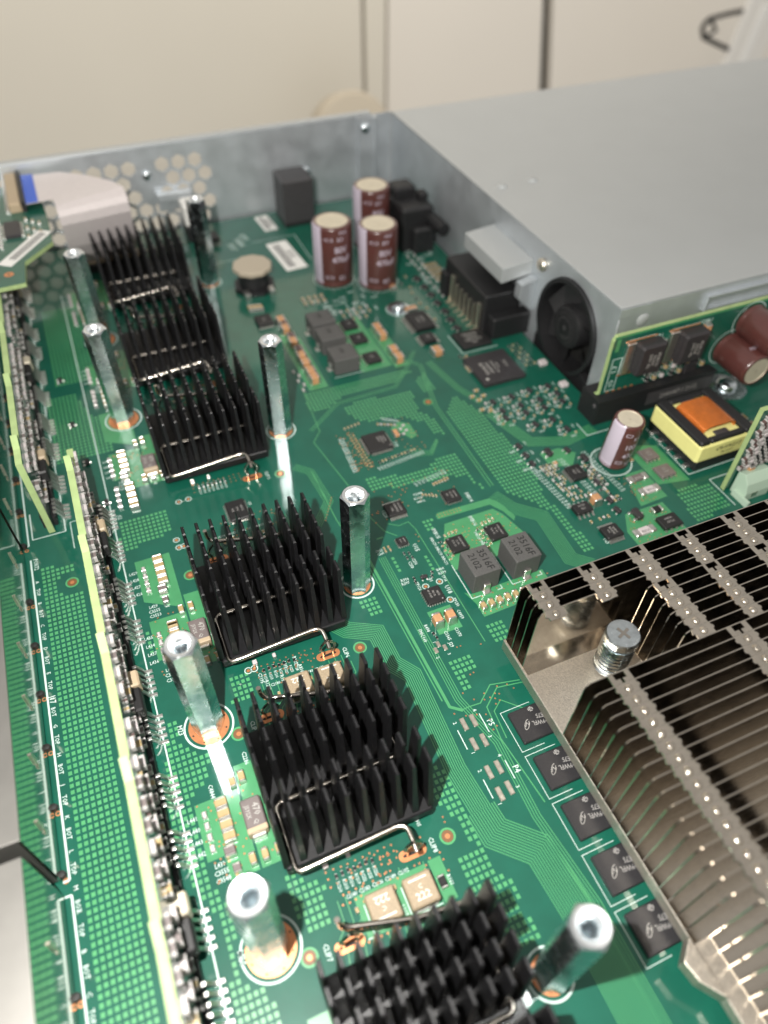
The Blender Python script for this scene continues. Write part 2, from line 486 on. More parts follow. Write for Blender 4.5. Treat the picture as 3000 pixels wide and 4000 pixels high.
mb = MB(); mb.prism_x([(fan_c[0] - 1.71, -0.62), (fan_c[0] + 1.71, -0.62), (fan_c[0] + 1.71, 0.25), (fan_c[0] + 1.25, 0.38), (fan_c[0] + 0.6, -0.05), (fan_c[0] - 0.6, -0.05), (fan_c[0] - 1.25, 0.38), (fan_c[0] - 1.71, 0.25)], -0.02, 0.3)
mb.build('fan_foot', 'black_plastic', psu, bevel=0.02)
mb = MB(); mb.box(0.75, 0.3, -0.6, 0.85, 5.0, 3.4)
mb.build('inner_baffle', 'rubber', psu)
# hood over the connector, bracket plate below it
mb = MB(); mb.prism_y([(-1.25, 2.55), (-1.25, 2.62), (-0.0, 2.75), (0.0, 2.2), (-1.18, 2.05), (-1.25, 2.05)], 4.95, 7.9)
mb.build('connector_hood', 'psu_steel', psu, bevel=0.03)
mb = MB(); mb.prism_y([(-0.62, 1.45), (-0.62, 2.05), (-0.004, 2.2), (-0.004, 0.9)], 4.55, 4.95)
mb.build('hood_bracket', 'galv', psu, bevel=0.02)
screw_head('screw', 0.24, psu, (-0.02, 4.35, 2.85), (0, -PI / 2, 0), 'gold_pad')
# inside of the bay left of the side panel: dark latch parts at the rear
latch = thing('black_plug', 'lumpy black plastic plug jammed between the three capacitors and the steel box', 'plug', (9.2, 17.2, 0))
mb = MB(); mb.cbox(0, 0, 0.0, 1.5, 2.2, 1.9, 0.12)
mb.build('body', 'black_plastic', latch, bevel=0.04)
mb = MB(); mb.cbox(-0.15, 0.4, 1.9, 1.0, 0.9, 0.45, 0.1); mb.cbox(0.5, -0.3, 1.9, 0.4, 0.5, 0.3, 0.06)
mb.build('latch', 'black_plastic', latch, bevel=0.03)
mb = MB(); mb.tube([(0.6, -0.9, 1.3), (0.75, -1.6, 1.2), (0.8, -2.0, 1.15)], 0.28, 10)
mb.build('cable_stub', 'black_plastic', latch, smooth=0.8)
mb = MB(); mb.cbox(0.2, -1.15, 0.0, 1.0, 0.6, 1.1, 0.1)
mb.build('foot', 'black_plastic', latch, bevel=0.03)

# ================================================================== main circuit board
board = thing('circuit_board', 'large green main circuit board with traces, white lettering and solder pads', 'circuit board')
outline = [(-15.5, -18), (21, -18), (21, 3.9), (10.25, 3.9), (10.25, 21.95), (-15.5, 21.95)]
mb = MB(); mb.prism(outline, -0.16, 0.0)
struct_board = mb.build('substrate', 'mask', board)
HX = -2.37
HY = [-9.85, -4.78, 0.30, 7.10, 12.15, 17.45]
SL = [(-4.66, -7.36, 0.60, 280), (-4.66, -2.47, 0.58, 267), (-4.66, 9.30, 0.60, 262), (-4.66, 14.2, 0.60, 258)]
SR = [(0.0, -9.78, 0.47, 243), (0.0, 0.0, 0.475, 257), (0.0, 6.80, 0.49, 250), (0.08, 16.75, 0.49, 253)]

Z1, Z2, Z3, ZT = 0.003, 0.009, 0.012, 0.006
# --- copper pours seen through the mask
pour = MB()
def poly(mbb, pts, z):
    mbb.face([(x, y, z) for x, y in pts])
POURS = [[(2.66, -0.58), (5.13, -0.58), (5.13, -0.1), (4.92, 0.75), (4.74, 1.06), (3.15, 1.06), (2.66, 0.1)],
         [(2.55, -1.36), (2.70, -1.47), (4.9, -1.47), (4.9, -2.2), (2.68, -2.25), (2.68, -1.8)],
         [(3.05, 1.30), (4.74, 1.24), (4.98, 0.85), (5.1, 0.4), (5.22, 0.55), (5.06, 1.18), (4.86, 1.47), (3.15, 1.53), (3.05, 1.44)],
         [(1.35, -1.55), (2.02, -1.55), (2.02, -2.3), (1.35, -2.3)],
         [(-2.9, -7.15), (-1.35, -7.12), (-1.35, -7.95), (-2.9, -7.95)], [(-1.26, -7.1), (-0.98, -7.1), (-0.98, -7.95), (-1.26, -7.95)],
         [(1.55, 8.4), (2.25, 8.4), (2.25, 11.6), (1.9, 12.3), (1.55, 12.0)], [(3.65, 8.7), (4.8, 8.7), (4.8, 12.1), (3.65, 12.1)], [(4.85, 8.5), (5.4, 8.5), (5.4, 11.2), (4.85, 11.2)],
         [(8.9, -0.55), (9.25, 0.75), (9.9, 0.75), (9.9, -0.5)], [(7.9, -1.9), (7.9, -1.25), (8.25, -0.65), (9.6, -0.65), (9.6, -2.2), (8.6, -2.2)],
         [(9.95, 0.0), (9.95, 1.9), (11.0, 1.5), (11.0, -0.2)], [(7.3, 1.9), (7.3, 2.6), (8.0, 2.6), (8.4, 2.2), (8.0, 1.75)],
         [(3.35, 5.5), (3.75, 5.75), (4.05, 5.5), (4.05, 4.9), (3.8, 4.8), (3.6, 5.2)],
         [(1.1, 1.25), (1.3, 1.25), (1.3, 1.3), (1.1, 1.3)]]
for h in HY:
    POURS += [[(-5.40, h + 0.62), (-4.45, h + 0.62), (-4.45, h - 1.15), (-5.05, h - 1.15), (-5.05, h - 0.62), (-5.40, h - 0.62)],
              [(-4.40, h + 1.15), (-3.98, h + 1.15), (-3.98, h - 1.15), (-4.40, h - 1.15)]]
    if h in (0.3, 7.1): POURS += [[(-5.40, h + 2.75), (-4.45, h + 2.75), (-4.45, h + 0.75), (-5.40, h + 1.3)]]
for i, p in enumerate(POURS): poly(pour, p, Z1 + i * 4e-5)
stuff(pour.build('copper_pour', 'mask_pour', board))
# --- grids of small copper squares
FIELDS = [
 [(-7.80, 3.85), (-6.92, 3.6), (-6.80, 2.3), (-6.78, -1.0), (-6.74, -12.5), (-7.75, -12.5), (-7.80, -4.5)],
 [(-5.98, -3.66), (-5.48, -2.0), (-5.26, -1.95), (-5.4, -2.6), (-4.82, -3.2), (-4.96, -3.67), (-5.45, -4.04), (-5.42, -5.8), (-5.08, -6.75), (-4.84, -8.4), (-4.7, -11), (-5.6, -11), (-5.47, -6.5), (-5.77, -5.7)],
 [(-4.08, -6.22), (-3.71, -6.35), (-3.66, -6.55), (-3.36, -6.62), (-3.44, -7.45), (-4.0, -7.35)],
 [(-0.64, -7.3), (-0.11, -7.3), (-0.02, -7.85), (0.18, -8.0), (0.10, -8.7), (0.25, -9.3), (-0.3, -9.5), (-0.76, -8.0)],
 [(-0.32, -5.2), (-0.08, -5.56), (-0.05, -7.0), (-0.12, -7.6), (-0.30, -6.85), (-0.44, -6.2), (-0.76, -6.1), (-0.6, -5.4)],
 [(-0.26, -0.52), (0.26, -0.52), (0.26, -1.08), (0.0, -1.08)], [(2.50, -2.45), (3.1, -2.45), (2.95, -3.12), (2.6, -3.0)],
 [(1.18, -3.02), (1.9, -3.02), (1.8, -3.5), (1.45, -3.5), (1.45, -3.9), (1.25, -3.9)], [(2.5, 1.45), (2.9, 1.45), (2.8, 0.9), (2.55, 0.9)],
 [(1.17, 0.5), (1.33, 0.5), (1.33, -0.1), (1.17, -0.1)], [(2.10, 0.30), (2.22, 0.30), (2.22, -0.3), (2.10, -0.3)],
 [(-3.95, -1.4), (-3.45, -1.4), (-3.38, -2.1), (-4.0, -2.1)], [(-5.6, 4.8), (-4.2, 4.75), (-4.15, 3.8), (-5.65, 3.5)], [(-5.6, -0.1), (-5.42, -0.1), (-5.42, 0.7), (-5.6, 0.7)],
 [(1.74, 3.66), (2.97, 3.40), (3.65, 3.34), (4.35, 3.75), (4.85, 3.75), (4.8, 2.78), (4.92, 1.75), (4.6, 2.66), (2.96, 2.93), (1.75, 3.05)],
 [(5.40, 5.5), (6.1, 6.3), (6.55, 5.2), (6.6, 4.2), (6.75, 3.3), (6.7, 1.9), (6.45, 0.9), (6.6, -0.1), (6.66, -1.5), (6.30, -1.35), (6.30, 0.3), (5.75, 1.2), (5.42, 1.5)],
 [(3.37, 7.22), (4.84, 7.06), (4.59, 6.0), (4.97, 5.32), (4.97, 4.60), (4.62, 4.75), (4.5, 5.42), (3.93, 5.95), (2.6, 6.2), (2.2, 7.0), (3.0, 7.3)],
 [(5.20, 7.6), (5.74, 7.95), (5.74, 6.86), (5.14, 6.79)],
 [(1.30, 8.25), (4.01, 8.38), (5.50, 8.2), (4.53, 7.75), (2.58, 7.70), (1.76, 7.25), (1.2, 7.37)],
 [(10.3, -0.35), (11.4, -0.5), (11.5, -1.5), (10.0, -1.8)], [(-5.6, 9.9), (-5.3, 9.9), (-5.2, 7.9), (-6.9, 7.9), (-6.9, 11.4), (-6.0, 11.4)], [(-5.55, 17), (-5.2, 17), (-5.2, 12), (-6.6, 12), (-6.6, 17)],
]
KEEP = [(-7.06, 3.0, 0.42), (5.11, 6.3, 0.48)] + [(x, y, r + 0.08) for x, y, r, a in SL + SR]
seen = set(); sq = MB(); PX, PY, SQX, SQY = 0.125, 0.150, 0.040, 0.046
for F in FIELDS:
    xs = [p[0] for p in F]; ys = [p[1] for p in F]
    for i in range(int(min(xs) / PX), int(max(xs) / PX) + 1):
        for j in range(int(min(ys) / PY), int(max(ys) / PY) + 1):
            x, y = i * PX, j * PY
            if (i, j) in seen: continue
            if not inside(x, y, F) or any(math.hypot(x - a, y - b) < r for a, b, r in KEEP): continue
            seen.add((i, j)); sq.face([(x - SQX, y - SQY, Z1), (x + SQX, y - SQY, Z1), (x + SQX, y + SQY, Z1), (x - SQX, y + SQY, Z1)])
stuff(sq.build('copper_squares', 'mask_copper', board))
# --- traces
tr = MB()
def bundle(pl, n, pitch, w=0.022, z=ZT):
    for i in range(n):
        ribbon(tr, offset_line(pl, (i - (n - 1) / 2) * pitch), w, z)
bundle([(-1.0, -0.95), (-0.78, -1.25), (-0.1, -1.62), (-0.08, -2.6), (0.24, -3.08), (0.15, -5.6), (0.24, -6.6)], 10, 0.052)
bundle([(0.24, -6.6), (0.30, -7.15), (0.98, -7.8), (1.08, -9.1), (1.08, -11.5), (0.9, -14)], 13, 0.057, 0.024)
bundle([(0.98, 0.6), (0.98, -4.1), (1.32, -5.4), (1.28, -7.2), (1.50, -9.1), (1.52, -14)], 4, 0.06)
ribbon(tr, [(0.41, 2.28), (0.62, 0.59), (0.70, -4.2), (0.95, -4.40)], 0.075, ZT)
ribbon(tr, [(0.30, 4.6), (0.30, 2.4), (0.52, 0.62), (0.60, -4.0)], 0.03, ZT)
ribbon(tr, [(1.36, 8.83), (1.16, 6.27), (0.80, 5.84), (1.13, 3.55), (1.2, 2.3), (1.42, 1.48), (1.69, 1.17)], 0.03, ZT)
ribbon(tr, [(1.62, 1.70), (1.9, 1.50), (2.21, 1.54), (2.29, 1.2), (2.34, -2.92)], 0.026, ZT)
ribbon(tr, [(2.6, -4.21), (1.86, -4.05), (1.42, -4.39), (1.12, -4.37), (0.93, -4.38)], 0.028, ZT)
ribbon(tr, [(2.7, -4.30), (1.98, -4.18), (1.51, -4.54), (1.43, -5.36), (1.6, -7)], 0.028, ZT)
ribbon(tr, [(2.3, -4.9), (1.9, -4.5), (1.62, -4.7), (1.56, -5.4)], 0.024, ZT)
bundle([(5.0, 1.55), (5.3, 0.85), (5.95, 0.25), (5.84, -1.45), (6.3, -1.9)], 9, 0.055)
bundle([(-0.15, 5.0), (0.25, 4.6), (0.35, 3.2), (-0.3, 2.4)], 5, 0.06)
bundle([(5.30, 8.9), (5.75, 8.3), (5.25, 6.0), (5.18, 1.9)], 2, 0.10, 0.035)
bundle([(0.9, 6.4), (2.2, 7.4), (4.4, 7.5), (5.1, 8.2), (5.9, 9.2)], 2, 0.09, 0.03)
bundle([(6.8, 5.0), (7.3, 3.2), (8.4, 2.8), (9.6, 3.0)], 5, 0.09, 0.045)
bundle([(6.1, 8.4), (6.4, 6.6), (6.8, 5.6)], 4, 0.07, 0.03)
for i in range(5): ribbon(tr, [(3.4 + i * 0.02, 4.4 - i * .09), (4.1, 4.05 - i * 0.05), (4.55, 4.5 - i * 0.03)], 0.018, ZT)
rt = random.Random(3)
for h in HY:                                            # fan-out under and behind each cooler
    for i in range(14):
        x = HX - 1.2 + i * 0.17
        ribbon(tr, [(x, h + 1.5), (x + 0.1, h + 2.0 + rt.random() * 0.2), (x + 0.35, h + 2.3), (x + 0.35, h + 2.6 + rt.random() * 0.3)], 0.02, ZT)
stuff(tr.build('traces', 'mask_trace', board))
# --- exposed pads, vias, rings
cu = MB(); sil = MB(); hol = MB(); grn = MB(); lam = MB()
def ring_silk(x, y, r, w=0.05, n=40): sil.annulus(x, y, Z3, r - w, r, n)
for x, y, r, a in SL + SR:
    cu.annulus(x, y, Z2, 0.15, r - 0.11, 36); ring_silk(x, y, r, 0.045)
    for i in range(8):
        q = i * PI / 4 + 0.3
        hol.disc(x + (r - 0.17) * math.cos(q), y + (r - 0.17) * math.sin(q), Z3, 0.022, 8)
for x, y in ((-0.66, -1.87), (-4.08, -2.93), (-0.63, 4.87), (-0.66, -6.82), (-4.04, -7.79), (-4.57, -7.02), (-7.06, 3.0), (-4.08, 2.03), (5.11, 6.3)):
    grn.annulus(x, y, Z2, 0.13, 0.175, 24); cu.disc(x, y, Z2, 0.055, 18); lam.annulus(x, y, Z2, 0.055, 0.125, 24)
def via(x, y, r=0.021):
    cu.annulus(x, y, Z3, r * 0.42, r, 8); hol.disc(x, y, Z3, r * 0.42, 6)
VIAS = [(-2.95, -7.03), (-2.8, -7.02), (-2.66, -7.03), (-2.43, -7.02), (-2.26, -6.96), (-2.16, -6.99), (-2.04, -6.98), (-3.07, -7.03), (-3.14, -7.2), (-3.0, -7.21), (-2.87, -7.2), (-1.54, -7.08), (-1.43, -7.08),
        (-0.58, -6.43), (-0.59, -6.54), (-0.95, -7.05), (-0.94, -7.2), (-0.94, -7.43), (2.58, 2.77), (2.62, 2.67), (2.45, 2.61), (2.2, 1.0), (2.25, 0.9), (2.18, 0.75), (1.86, -4.3), (1.95, -4.35), (1.8, -4.42), (1.7, -4.35), (1.88, -4.5), (1.75, -4.55), (1.62, -4.2), (1.55, -4.35), (1.32, -4.25),
        (2.2, -2.95), (1.6, -2.8), (1.7, -2.8), (1.55, -3.62), (1.65, -3.6), (1.15, -4.0), (2.0, -4.15), (2.25, -4.2), (2.35, -4.35), (1.2, -4.62), (0.72, -4.4), (0.95, -4.55), (1.4, -4.7), (1.42, -4.85), (1.5, -5.05), (1.38, -5.1)]
for i in range(60):
    VIAS.append((0.9 + rt.random() * 3.4, 1.75 + rt.random() * 1.5))
for i in range(70):
    VIAS.append((3.1 + rt.random() * 1.95, -0.45 + rt.random() * 1.4))
for i in range(14): VIAS.append((2.75 + i * 0.17, -1.56 - (i % 2) * 0.09)); VIAS.append((2.75 + i * 0.17, -2.16))
for i in range(9): VIAS.append((0.0 + i * 0.06, 2.5 + i * 0.1))
for i in range(16): VIAS.append((3.12 + (i % 8) * 0.1, 1.36 + (i // 8) * 0.1))
for i in range(110): VIAS.append((1.55 + rt.random() * 0.7, 4.0 + rt.random() * 1.9))
for i in range(26): VIAS.append((3.2 + rt.random() * 0.9, 4.2 + rt.random() * 1.8))
for i in range(40): VIAS.append((8.95 + rt.random() * 0.6, -0.45 + rt.random() * 1.15)); VIAS.append((7.95 + rt.random() * 1.5, -1.9 + rt.random() * 1.1))
for h in HY:
    for i in range(46): VIAS.append((-5.38 + rt.random() * 1.35, h - 1.1 + rt.random() * 1.8))
    for i in range(30): VIAS.append((HX - 0.9 + (i % 10) * 0.16 + rt.random() * .03, h - 1.72 - (i // 10) * 0.14 - rt.random() * 0.03))
    for i in range(40): VIAS.append((HX - 0.5 + rt.random() * 1.7, h + 2.2 + rt.random() * 1.1))
    for i in range(12): VIAS.append((HX - 0.8 + i * 0.13, h + 1.86))
for x, y in VIAS: via(x, y)
for x, y in ((1.68, -0.78), (2.10, -0.77), (2.10, -1.42), (-3.43, -1.43), (-3.28, -1.43), (-3.78, 4.86), (-3.49, 4.87), (-4.16, 3.41), (-4.15, 3.11), (-4.01, 3.11)):
    cu.disc(x, y, Z2, 0.045, 14); ring_silk(x, y, 0.095, 0.022, 20)
# slotted clip anchor pads and their slots
def slot(x, y):
    w, r = 0.19, 0.115
    pts = [(x + w + r * math.cos(-PI / 2 + PI * i / 10), y + r * math.sin(-PI / 2 + PI * i / 10)) for i in range(11)] + \
          [(x - w + r * math.cos(PI / 2 + PI * i / 10), y + r * math.sin(PI / 2 + PI * i / 10)) for i in range(11)]
    poly(cu, pts, Z2)
    q = [(x + (a - x) * 0.70, y + (b - y) * 0.28) for a, b in pts]
    poly(hol, q, Z3)
for h in HY:
    slot(-1.47, h - 2.06); slot(-3.26, h + 1.97)
stuff(cu.build('copper_pads', 'copper', board)); stuff(hol.build('drill_holes', 'hole', board)); stuff(lam.build('bare_rings', 'bare_laminate', board)); stuff(grn.build('fiducial_rings', 'mask_copper', board))
# bare test pads P5, P4, J29: slightly domed solder
for i, (x, y) in enumerate([(0.81, -4.72), (1.06, -4.72), (0.80, -5.24), (1.06, -5.24), (0.80, -5.95), (1.06, -5.93), (0.79, -6.47), (1.05, -6.43)]):
    m_ = MB(); m_.cbox(0, 0, 0, 0.125, 0.32, 0.022, 0.012)
    m_.build('solder_pad', 'gold_pad', board, loc=(x, y, 0.004), rot=0.0)
for x, y in ((1.07, -2.68), (1.20, -2.54), (1.32, -2.69)):
    m_ = MB(); m_.cbox(0, 0, 0, 0.10, 0.17, 0.02, 0.01)
    m_.build('solder_pad', 'gold_pad', board, loc=(x, y, 0.004))
# --- silkscreen lines
def sl(pl, w=0.022, z=Z3): ribbon(sil, pl, w, z)
sl([(-5.70, 18), (-5.70, -16)], 0.035); sl([(-6.85, 5.25), (-5.70, 5.25)]); sl([(-6.85, 5.25), (-6.85, 4.2)])
sl([(-8.02, 4.2), (-8.02, -4.65)], 0.045); sl([(-8.02, -4.65), (-8.15, -4.65)], 0.045); sl([(-8.02, -4.95), (-8.02, -16)], 0.045); sl([(-8.15, -4.95), (-8.02, -4.95)], 0.045)
sl([(-8.02, 4.75), (-8.02, 18)], 0.04); sl([(-8.1, 4.75), (-8.02, 4.75)], 0.04); sl([(-7.0, 4.95), (-7.0, 18)], 0.03); sl([(-7.9, 4.95), (-7.0, 4.95)], 0.03); sl([(-7.9, 4.95), (-7.9, 6)], 0.03)
for k in range(5):                                      # corner frames round the memory chips
    yt = -4.93 - 1.145 * k
    sl([(2.5, yt + 0.12), (1.72, yt + 0.12), (1.72, yt - 0.91), (2.3, yt - 0.91)], 0.014)
sl([(0.60, -4.80), (0.60, -5.30)]); sl([(1.26, -4.62), (1.26, -5.12)]); sl([(0.60, -6.05), (0.60, -6.5)]); sl([(1.26, -5.85), (1.26, -6.3)])
for x in (3.12, 4.36):
    sl([(x - 0.47, -0.4), (x - 0.47, -1.62), (x - 0.2, -1.62)]); sl([(x + 0.3, -1.62), (x + 0.45, -1.62), (x + 0.45, -1.5)])
sl([(11.2, 2.3), (11.1, 0.0), (13.3, 0.02)], 0.03); sl([(11.55, -0.43), (11.55, -1.6)], 0.03); sl([(11.55, -0.43), (12.6, -0.43)], 0.03)
sl([(9.2, 3.4), (9.2, 2.75), (11.0, 2.75)], 0.03); sl([(7.5, 9.6), (7.5, 8.35), (8.95, 8.35)], 0.03); sl([(9.05, 10.9), (8.95, 8.9), (10.2, 8.9)], 0.03)
sl([(3.8, 13.2), (3.8, 12.6), (4.7, 12.6), (4.7, 13.2), (3.8, 13.2)], 0.025); sl([(2.6, 19.4), (4.6, 19.4), (4.6, 17.0)], 0.025); sl([(0.6, 18.2), (2.4, 18.2)], 0.03)
sl([(2.6, 8.75), (3.7, 8.75)], 0.025); sl([(-2.9, -7.95), (-2.74, -7.95)]); sl([(-1.96, -7.35), (-1.96, -7.93), (-1.3, -7.93)]); sl([(-2.76, -7.35), (-2.76, -7.93)])
ring_silk(9.2, 1.42, 0.66, 0.04); ring_silk(4.95, 15.15, 0.86, 0.03); ring_silk(6.55, 14.25, 0.86, 0.03); ring_silk(7.55, 17.45, 0.86, 0.03)
ring_silk(6.5, 12.0, 0.50, 0.03)
# --- silkscreen lettering
for t, x, y, s_, r in [('R396', 1.25, -0.36, .13, 0), ('R397', 1.22, -0.48, .13, 0), ('R400', 2.30, -0.40, .13, 0), ('R399', 2.30, -0.53, .13, 0), ('C256', 1.76, 0.12, .13, -90), ('C258', 1.62, 0.05, .13, -90),
        ('U228', 1.69, 2.07, .16, -90), ('U15', 2.0, 0.56, .19, -90), ('U18', 2.2, -1.10, .19, -90), ('TP126', 1.50, -0.70, .13, -90), ('TP130', 2.2, -1.55, .13, -90), ('TP18', 2.27, -0.72, .12, -90), ('Q5', 1.9, -0.62, .12, -90),
        ('C4959', 2.13, -1.94, .13, -90), ('R498', 1.14, -2.0, .13, -90), ('FMIC160', 0.94, -2.16, .13, -90), ('C1365', 1.53, -2.40, .13, -90), ('C1370', 1.83, -2.40, .13, -90), ('J29', 1.50, -2.68, .14, -90),
        ('1', 1.13, -2.45, .12, -90), ('2', 1.02, -2.89, .12, -90), ('3', 1.33, -2.9, .12, -90),
        ('P5', 1.40, -4.92, .20, -90), ('P4', 1.40, -6.12, .20, -90), ('2', .62, -4.62, .13, -90), ('4', 1.2, -4.5, .13, -90), ('1', .68, -5.42, .13, -90), ('3', 1.22, -5.22, .13, -90), ('2', .62, -5.85, .13, -90), ('4', 1.2, -5.7, .13, -90), ('1', .68, -6.66, .13, -90), ('3', 1.22, -6.48, .13, -90),
        ('IMBU5', 2.75, 0.82, .17, -90), ('IMBU6', 3.96, 0.85, .17, -90), ('IMBC70 IMBC73 IMBC71', 2.55, 0.20, .12, -90), ('IMBC69 IMBC68', 3.82, 0.10, .12, -90), ('IMBU4', 4.30, 1.75, .17, -90), ('C2388', 2.93, 2.45, .13, 0), ('R1925', 2.88, 2.28, .13, 0), ('IMBC2', 2.90, 2.13, .11, 0),
        ('C252', 1.00, 0.84, .11, 0), ('C249', 1.00, 0.72, .11, 0), ('U10', 3.22, 4.75, .17, -90), ('CLIP6', -1.04, -1.86, .15, -90), ('CLIP8', -1.02, -6.86, .15, -90), ('CLIP7', -3.70, -7.85, .15, -90), ('CLIP5', -3.72, -2.9, .15, -90), ('CLIP11', -1.02, 4.95, .15, -90), ('M23', -5.30, -2.34, .17, -90), ('M24', -5.22, -7.30, .17, -90),
        ('C2286', -4.10, -3.55, .14, -90), ('C4844', -4.98, -4.0, .14, -90), ('C2195', -3.2, -1.75, .13, -90), ('R1282', -3.1, -2.0, .13, -90), ('R1342', -2.72, -2.0, .13, -90), ('R1299', -2.28, -1.62, .13, -90), ('R816', -2.22, -1.86, .13, -90), ('L192', -2.55, -1.62, .12, -90), ('C2673', -3.98, -0.1, .12, -90), ('C1305', -1.12, -6.28, .12, -90),
        ('R161', -0.99, -7.6, .12, -90), ('L217', -2.06, -7.75, .12, -90), ('J17', -7.92, -0.40, .2, -90), ('PORT2', -7.90, 4.0, .16, -90), ('J12', -5.5, 4.9, .16, -90), ('U9', -1.86, 4.0, .14, -90), ('U63', 7.12, -1.30, .14, -90)]:
    letter(sil, t, x, y, Z3, s_, r, 0.85)
for i in range(12):
    y = 3.35 - i * 0.745
    letter(sil, 'ABCDEFGHJKLM'[i], -7.93, y, Z3, 0.13, -90); letter(sil, 'BOT' if i % 2 else 'TOP', -7.93, y - 0.36, Z3, 0.14, -90, 0.9)
for i in range(12):
    y = -5.3 - i * 0.745
    letter(sil, 'ABCDEFGHJKLM'[i], -7.93, y, Z3, 0.13, -90); letter(sil, 'BOT' if i % 2 else 'TOP', -7.93, y - 0.36, Z3, 0.14, -90, 0.9)
for h, nn in ((HY[1], 441), (HY[0], 451), (HY[2], 435), (HY[3], 421), (HY[4], 411), (HY[5], 401)):
    o0 = {HY[2]: -0.2}.get(h, 0)
    for i in range(4): letter(sil, 'L%d' % (nn + [0, -1, 2, 1][i]), -5.50, h + 0.33 - 0.25 * i + o0, Z3, 0.14, 0, 0.8)
    for i, t in enumerate(('L%d' % (nn - 2), 'C%d' % (3555 + nn % 7), 'C%d' % (3548 + nn % 7))): letter(sil, t, -5.18, h - 0.76 - 0.15 * i + o0, Z3, 0.14, 0, 0.8)
    for i in range(7): letter(sil, 'R%d' % (1210 + i * 3), HX - 0.72 + 0.13 * i, h - 2.08, Z3, 0.10, -90, 0.8)
    for i in range(5): letter(sil, 'C%d' % (2180 + i * 3), HX - 0.55 + 0.28 * i, h + 2.75, Z3, 0.11, 0, 0.8)
for i in range(4): letter(sil, 'L%d' % (429 - i), -5.50, 2.65 - 0.25 * i, Z3, 0.14, 0, 0.8)
for i, t in enumerate(('L429', 'C3555', 'C3553')): letter(sil, t, -5.20, 1.36 - 0.15 * i, Z3, 0.14, 0, 0.8)
for g in range(4):                                      # dense reference blocks round the controller
    for i in range(5): letter(sil, 'R%d' % (910 + g * 5 + i), 1.66 - 0.03 * g, 5.62 - g * 0.42 - i * 0.075, Z3, 0.105, 0, 0.8)
for i in range(16): letter(sil, 'C%d' % (811 + i), 2.28 + i * 0.105, 3.90 + 0.012 * i, Z3, 0.10, -75, 0.8)
for i in range(6): letter(sil, 'R%d' % (721 + i), 3.30 + i * 0.08, 6.05 - i * 0.05, Z3, 0.10, -80, 0.8)
for i in range(9): letter(sil, 'C%d' % (230 + i), 3.05 + i * 0.13, 2.85 + 0.02 * i, Z3, 0.11, -80, 0.8)
for i, (x, y) in enumerate(((1.7, 19.3), (2.1, 19.6), (2.4, 20.0))): letter(sil, ('PSU', 'FAN', 'SYS')[i], x, y, Z3, 0.4, -80)
rs = random.Random(11)
for x, y in ((8.63, 5.49), (9.36, 5.45), (7.88, 5.42), (7.14, 5.40), (9.44, 4.97), (8.70, 4.90), (9.38, 4.56), (8.63, 4.50), (7.94, 4.89), (7.21, 4.87), (7.90, 4.49), (7.13, 4.49), (8.54, 3.84), (7.89, 3.84), (8.74, 3.25), (6.82, 3.11), (6.81, 2.65), (6.80, 2.24)):
    letter(sil, 'Q%d' % rs.randrange(20, 99), x - 0.30, y - 0.12, Z3, 0.15, 0, 0.8); letter(sil, 'R%d' % rs.randrange(200, 990), x + 0.05, y - 0.34, Z3, 0.12, 0, 0.8); letter(sil, 'C%d' % rs.randrange(200, 990), x + 0.28, y + 0.1, Z3, 0.11, -90, 0.8)
for i in range(16):
    for j in range(3): letter(sil, 'RCL'[j] + str(rs.randrange(200, 999)), (6.72, 7.75, 8.62)[j] + i * 0.012, 2.1 - i * 0.125, Z3, 0.12, 0, 0.8)
for i in range(30):
    letter(sil, 'CR'[i % 2] + str(rs.randrange(200, 999)), 8.4 + rs.random() * 1.6, 16.8 - i * 0.22, Z3, 0.22, (0, -90)[i % 2], 0.8)
for i in range(24):
    letter(sil, 'CR'[i % 2] + str(rs.randrange(200, 999)), 3.4 + rs.random() * 2.6, 13.9 - i * 0.07, Z3, 0.18, (0, -90)[i % 2], 0.8)
stuff(sil.build('silkscreen', 'silk', board))

# --- small soldered parts of the board (shared meshes)
_pm = {}
def passive(kind, x, y, l, w, h, axis='y', rot=None, parent=None, z=0.004):
    """chip capacitor or resistor: body with two soldered metal ends, long side along axis"""
    key = (kind, l, w, h)
    if key not in _pm:
        m_ = MB(); t = l * 0.18; c = min(0.016, h * 0.14)
        m_.mi(0).cbox(0, 0, 0.002, w * 0.96, l - 2 * t + 0.01, h, c)
        m_.mi(1)
        m_.cbox(0, -l / 2 + t / 2, 0, w, t, h * 1.03, c * 1.2); m_.cbox(0, l / 2 - t / 2, 0, w, t, h * 1.03, c * 1.2)
        for sgn in (-1, 1):                             # solder fillet
            y0, y1 = sgn * l / 2, sgn * (l / 2 + h * 0.14)
            m_.add([(-w / 2, y0, 0), (w / 2, y0, 0), (w / 2, y0, h * 0.55), (-w / 2, y0, h * 0.55), (-w / 2 * 0.95, y1, 0), (w / 2 * 0.95, y1, 0)], [(0, 1, 2, 3), (3, 2, 5, 4), (0, 3, 4), (1, 5, 2)])
        nm = {'res_black': 'resistor', 'white_cer': 'ferrite_bead'}.get(kind, 'capacitor')
        _pm[key] = (nm, m_.mesh(nm, [kind, 'tin']))
    nm, me = _pm[key]
    return put(nm, me, parent or board, (x, y, z), (PI / 2 if axis == 'x' else 0.0) if rot is None else rot)
_sot = {}
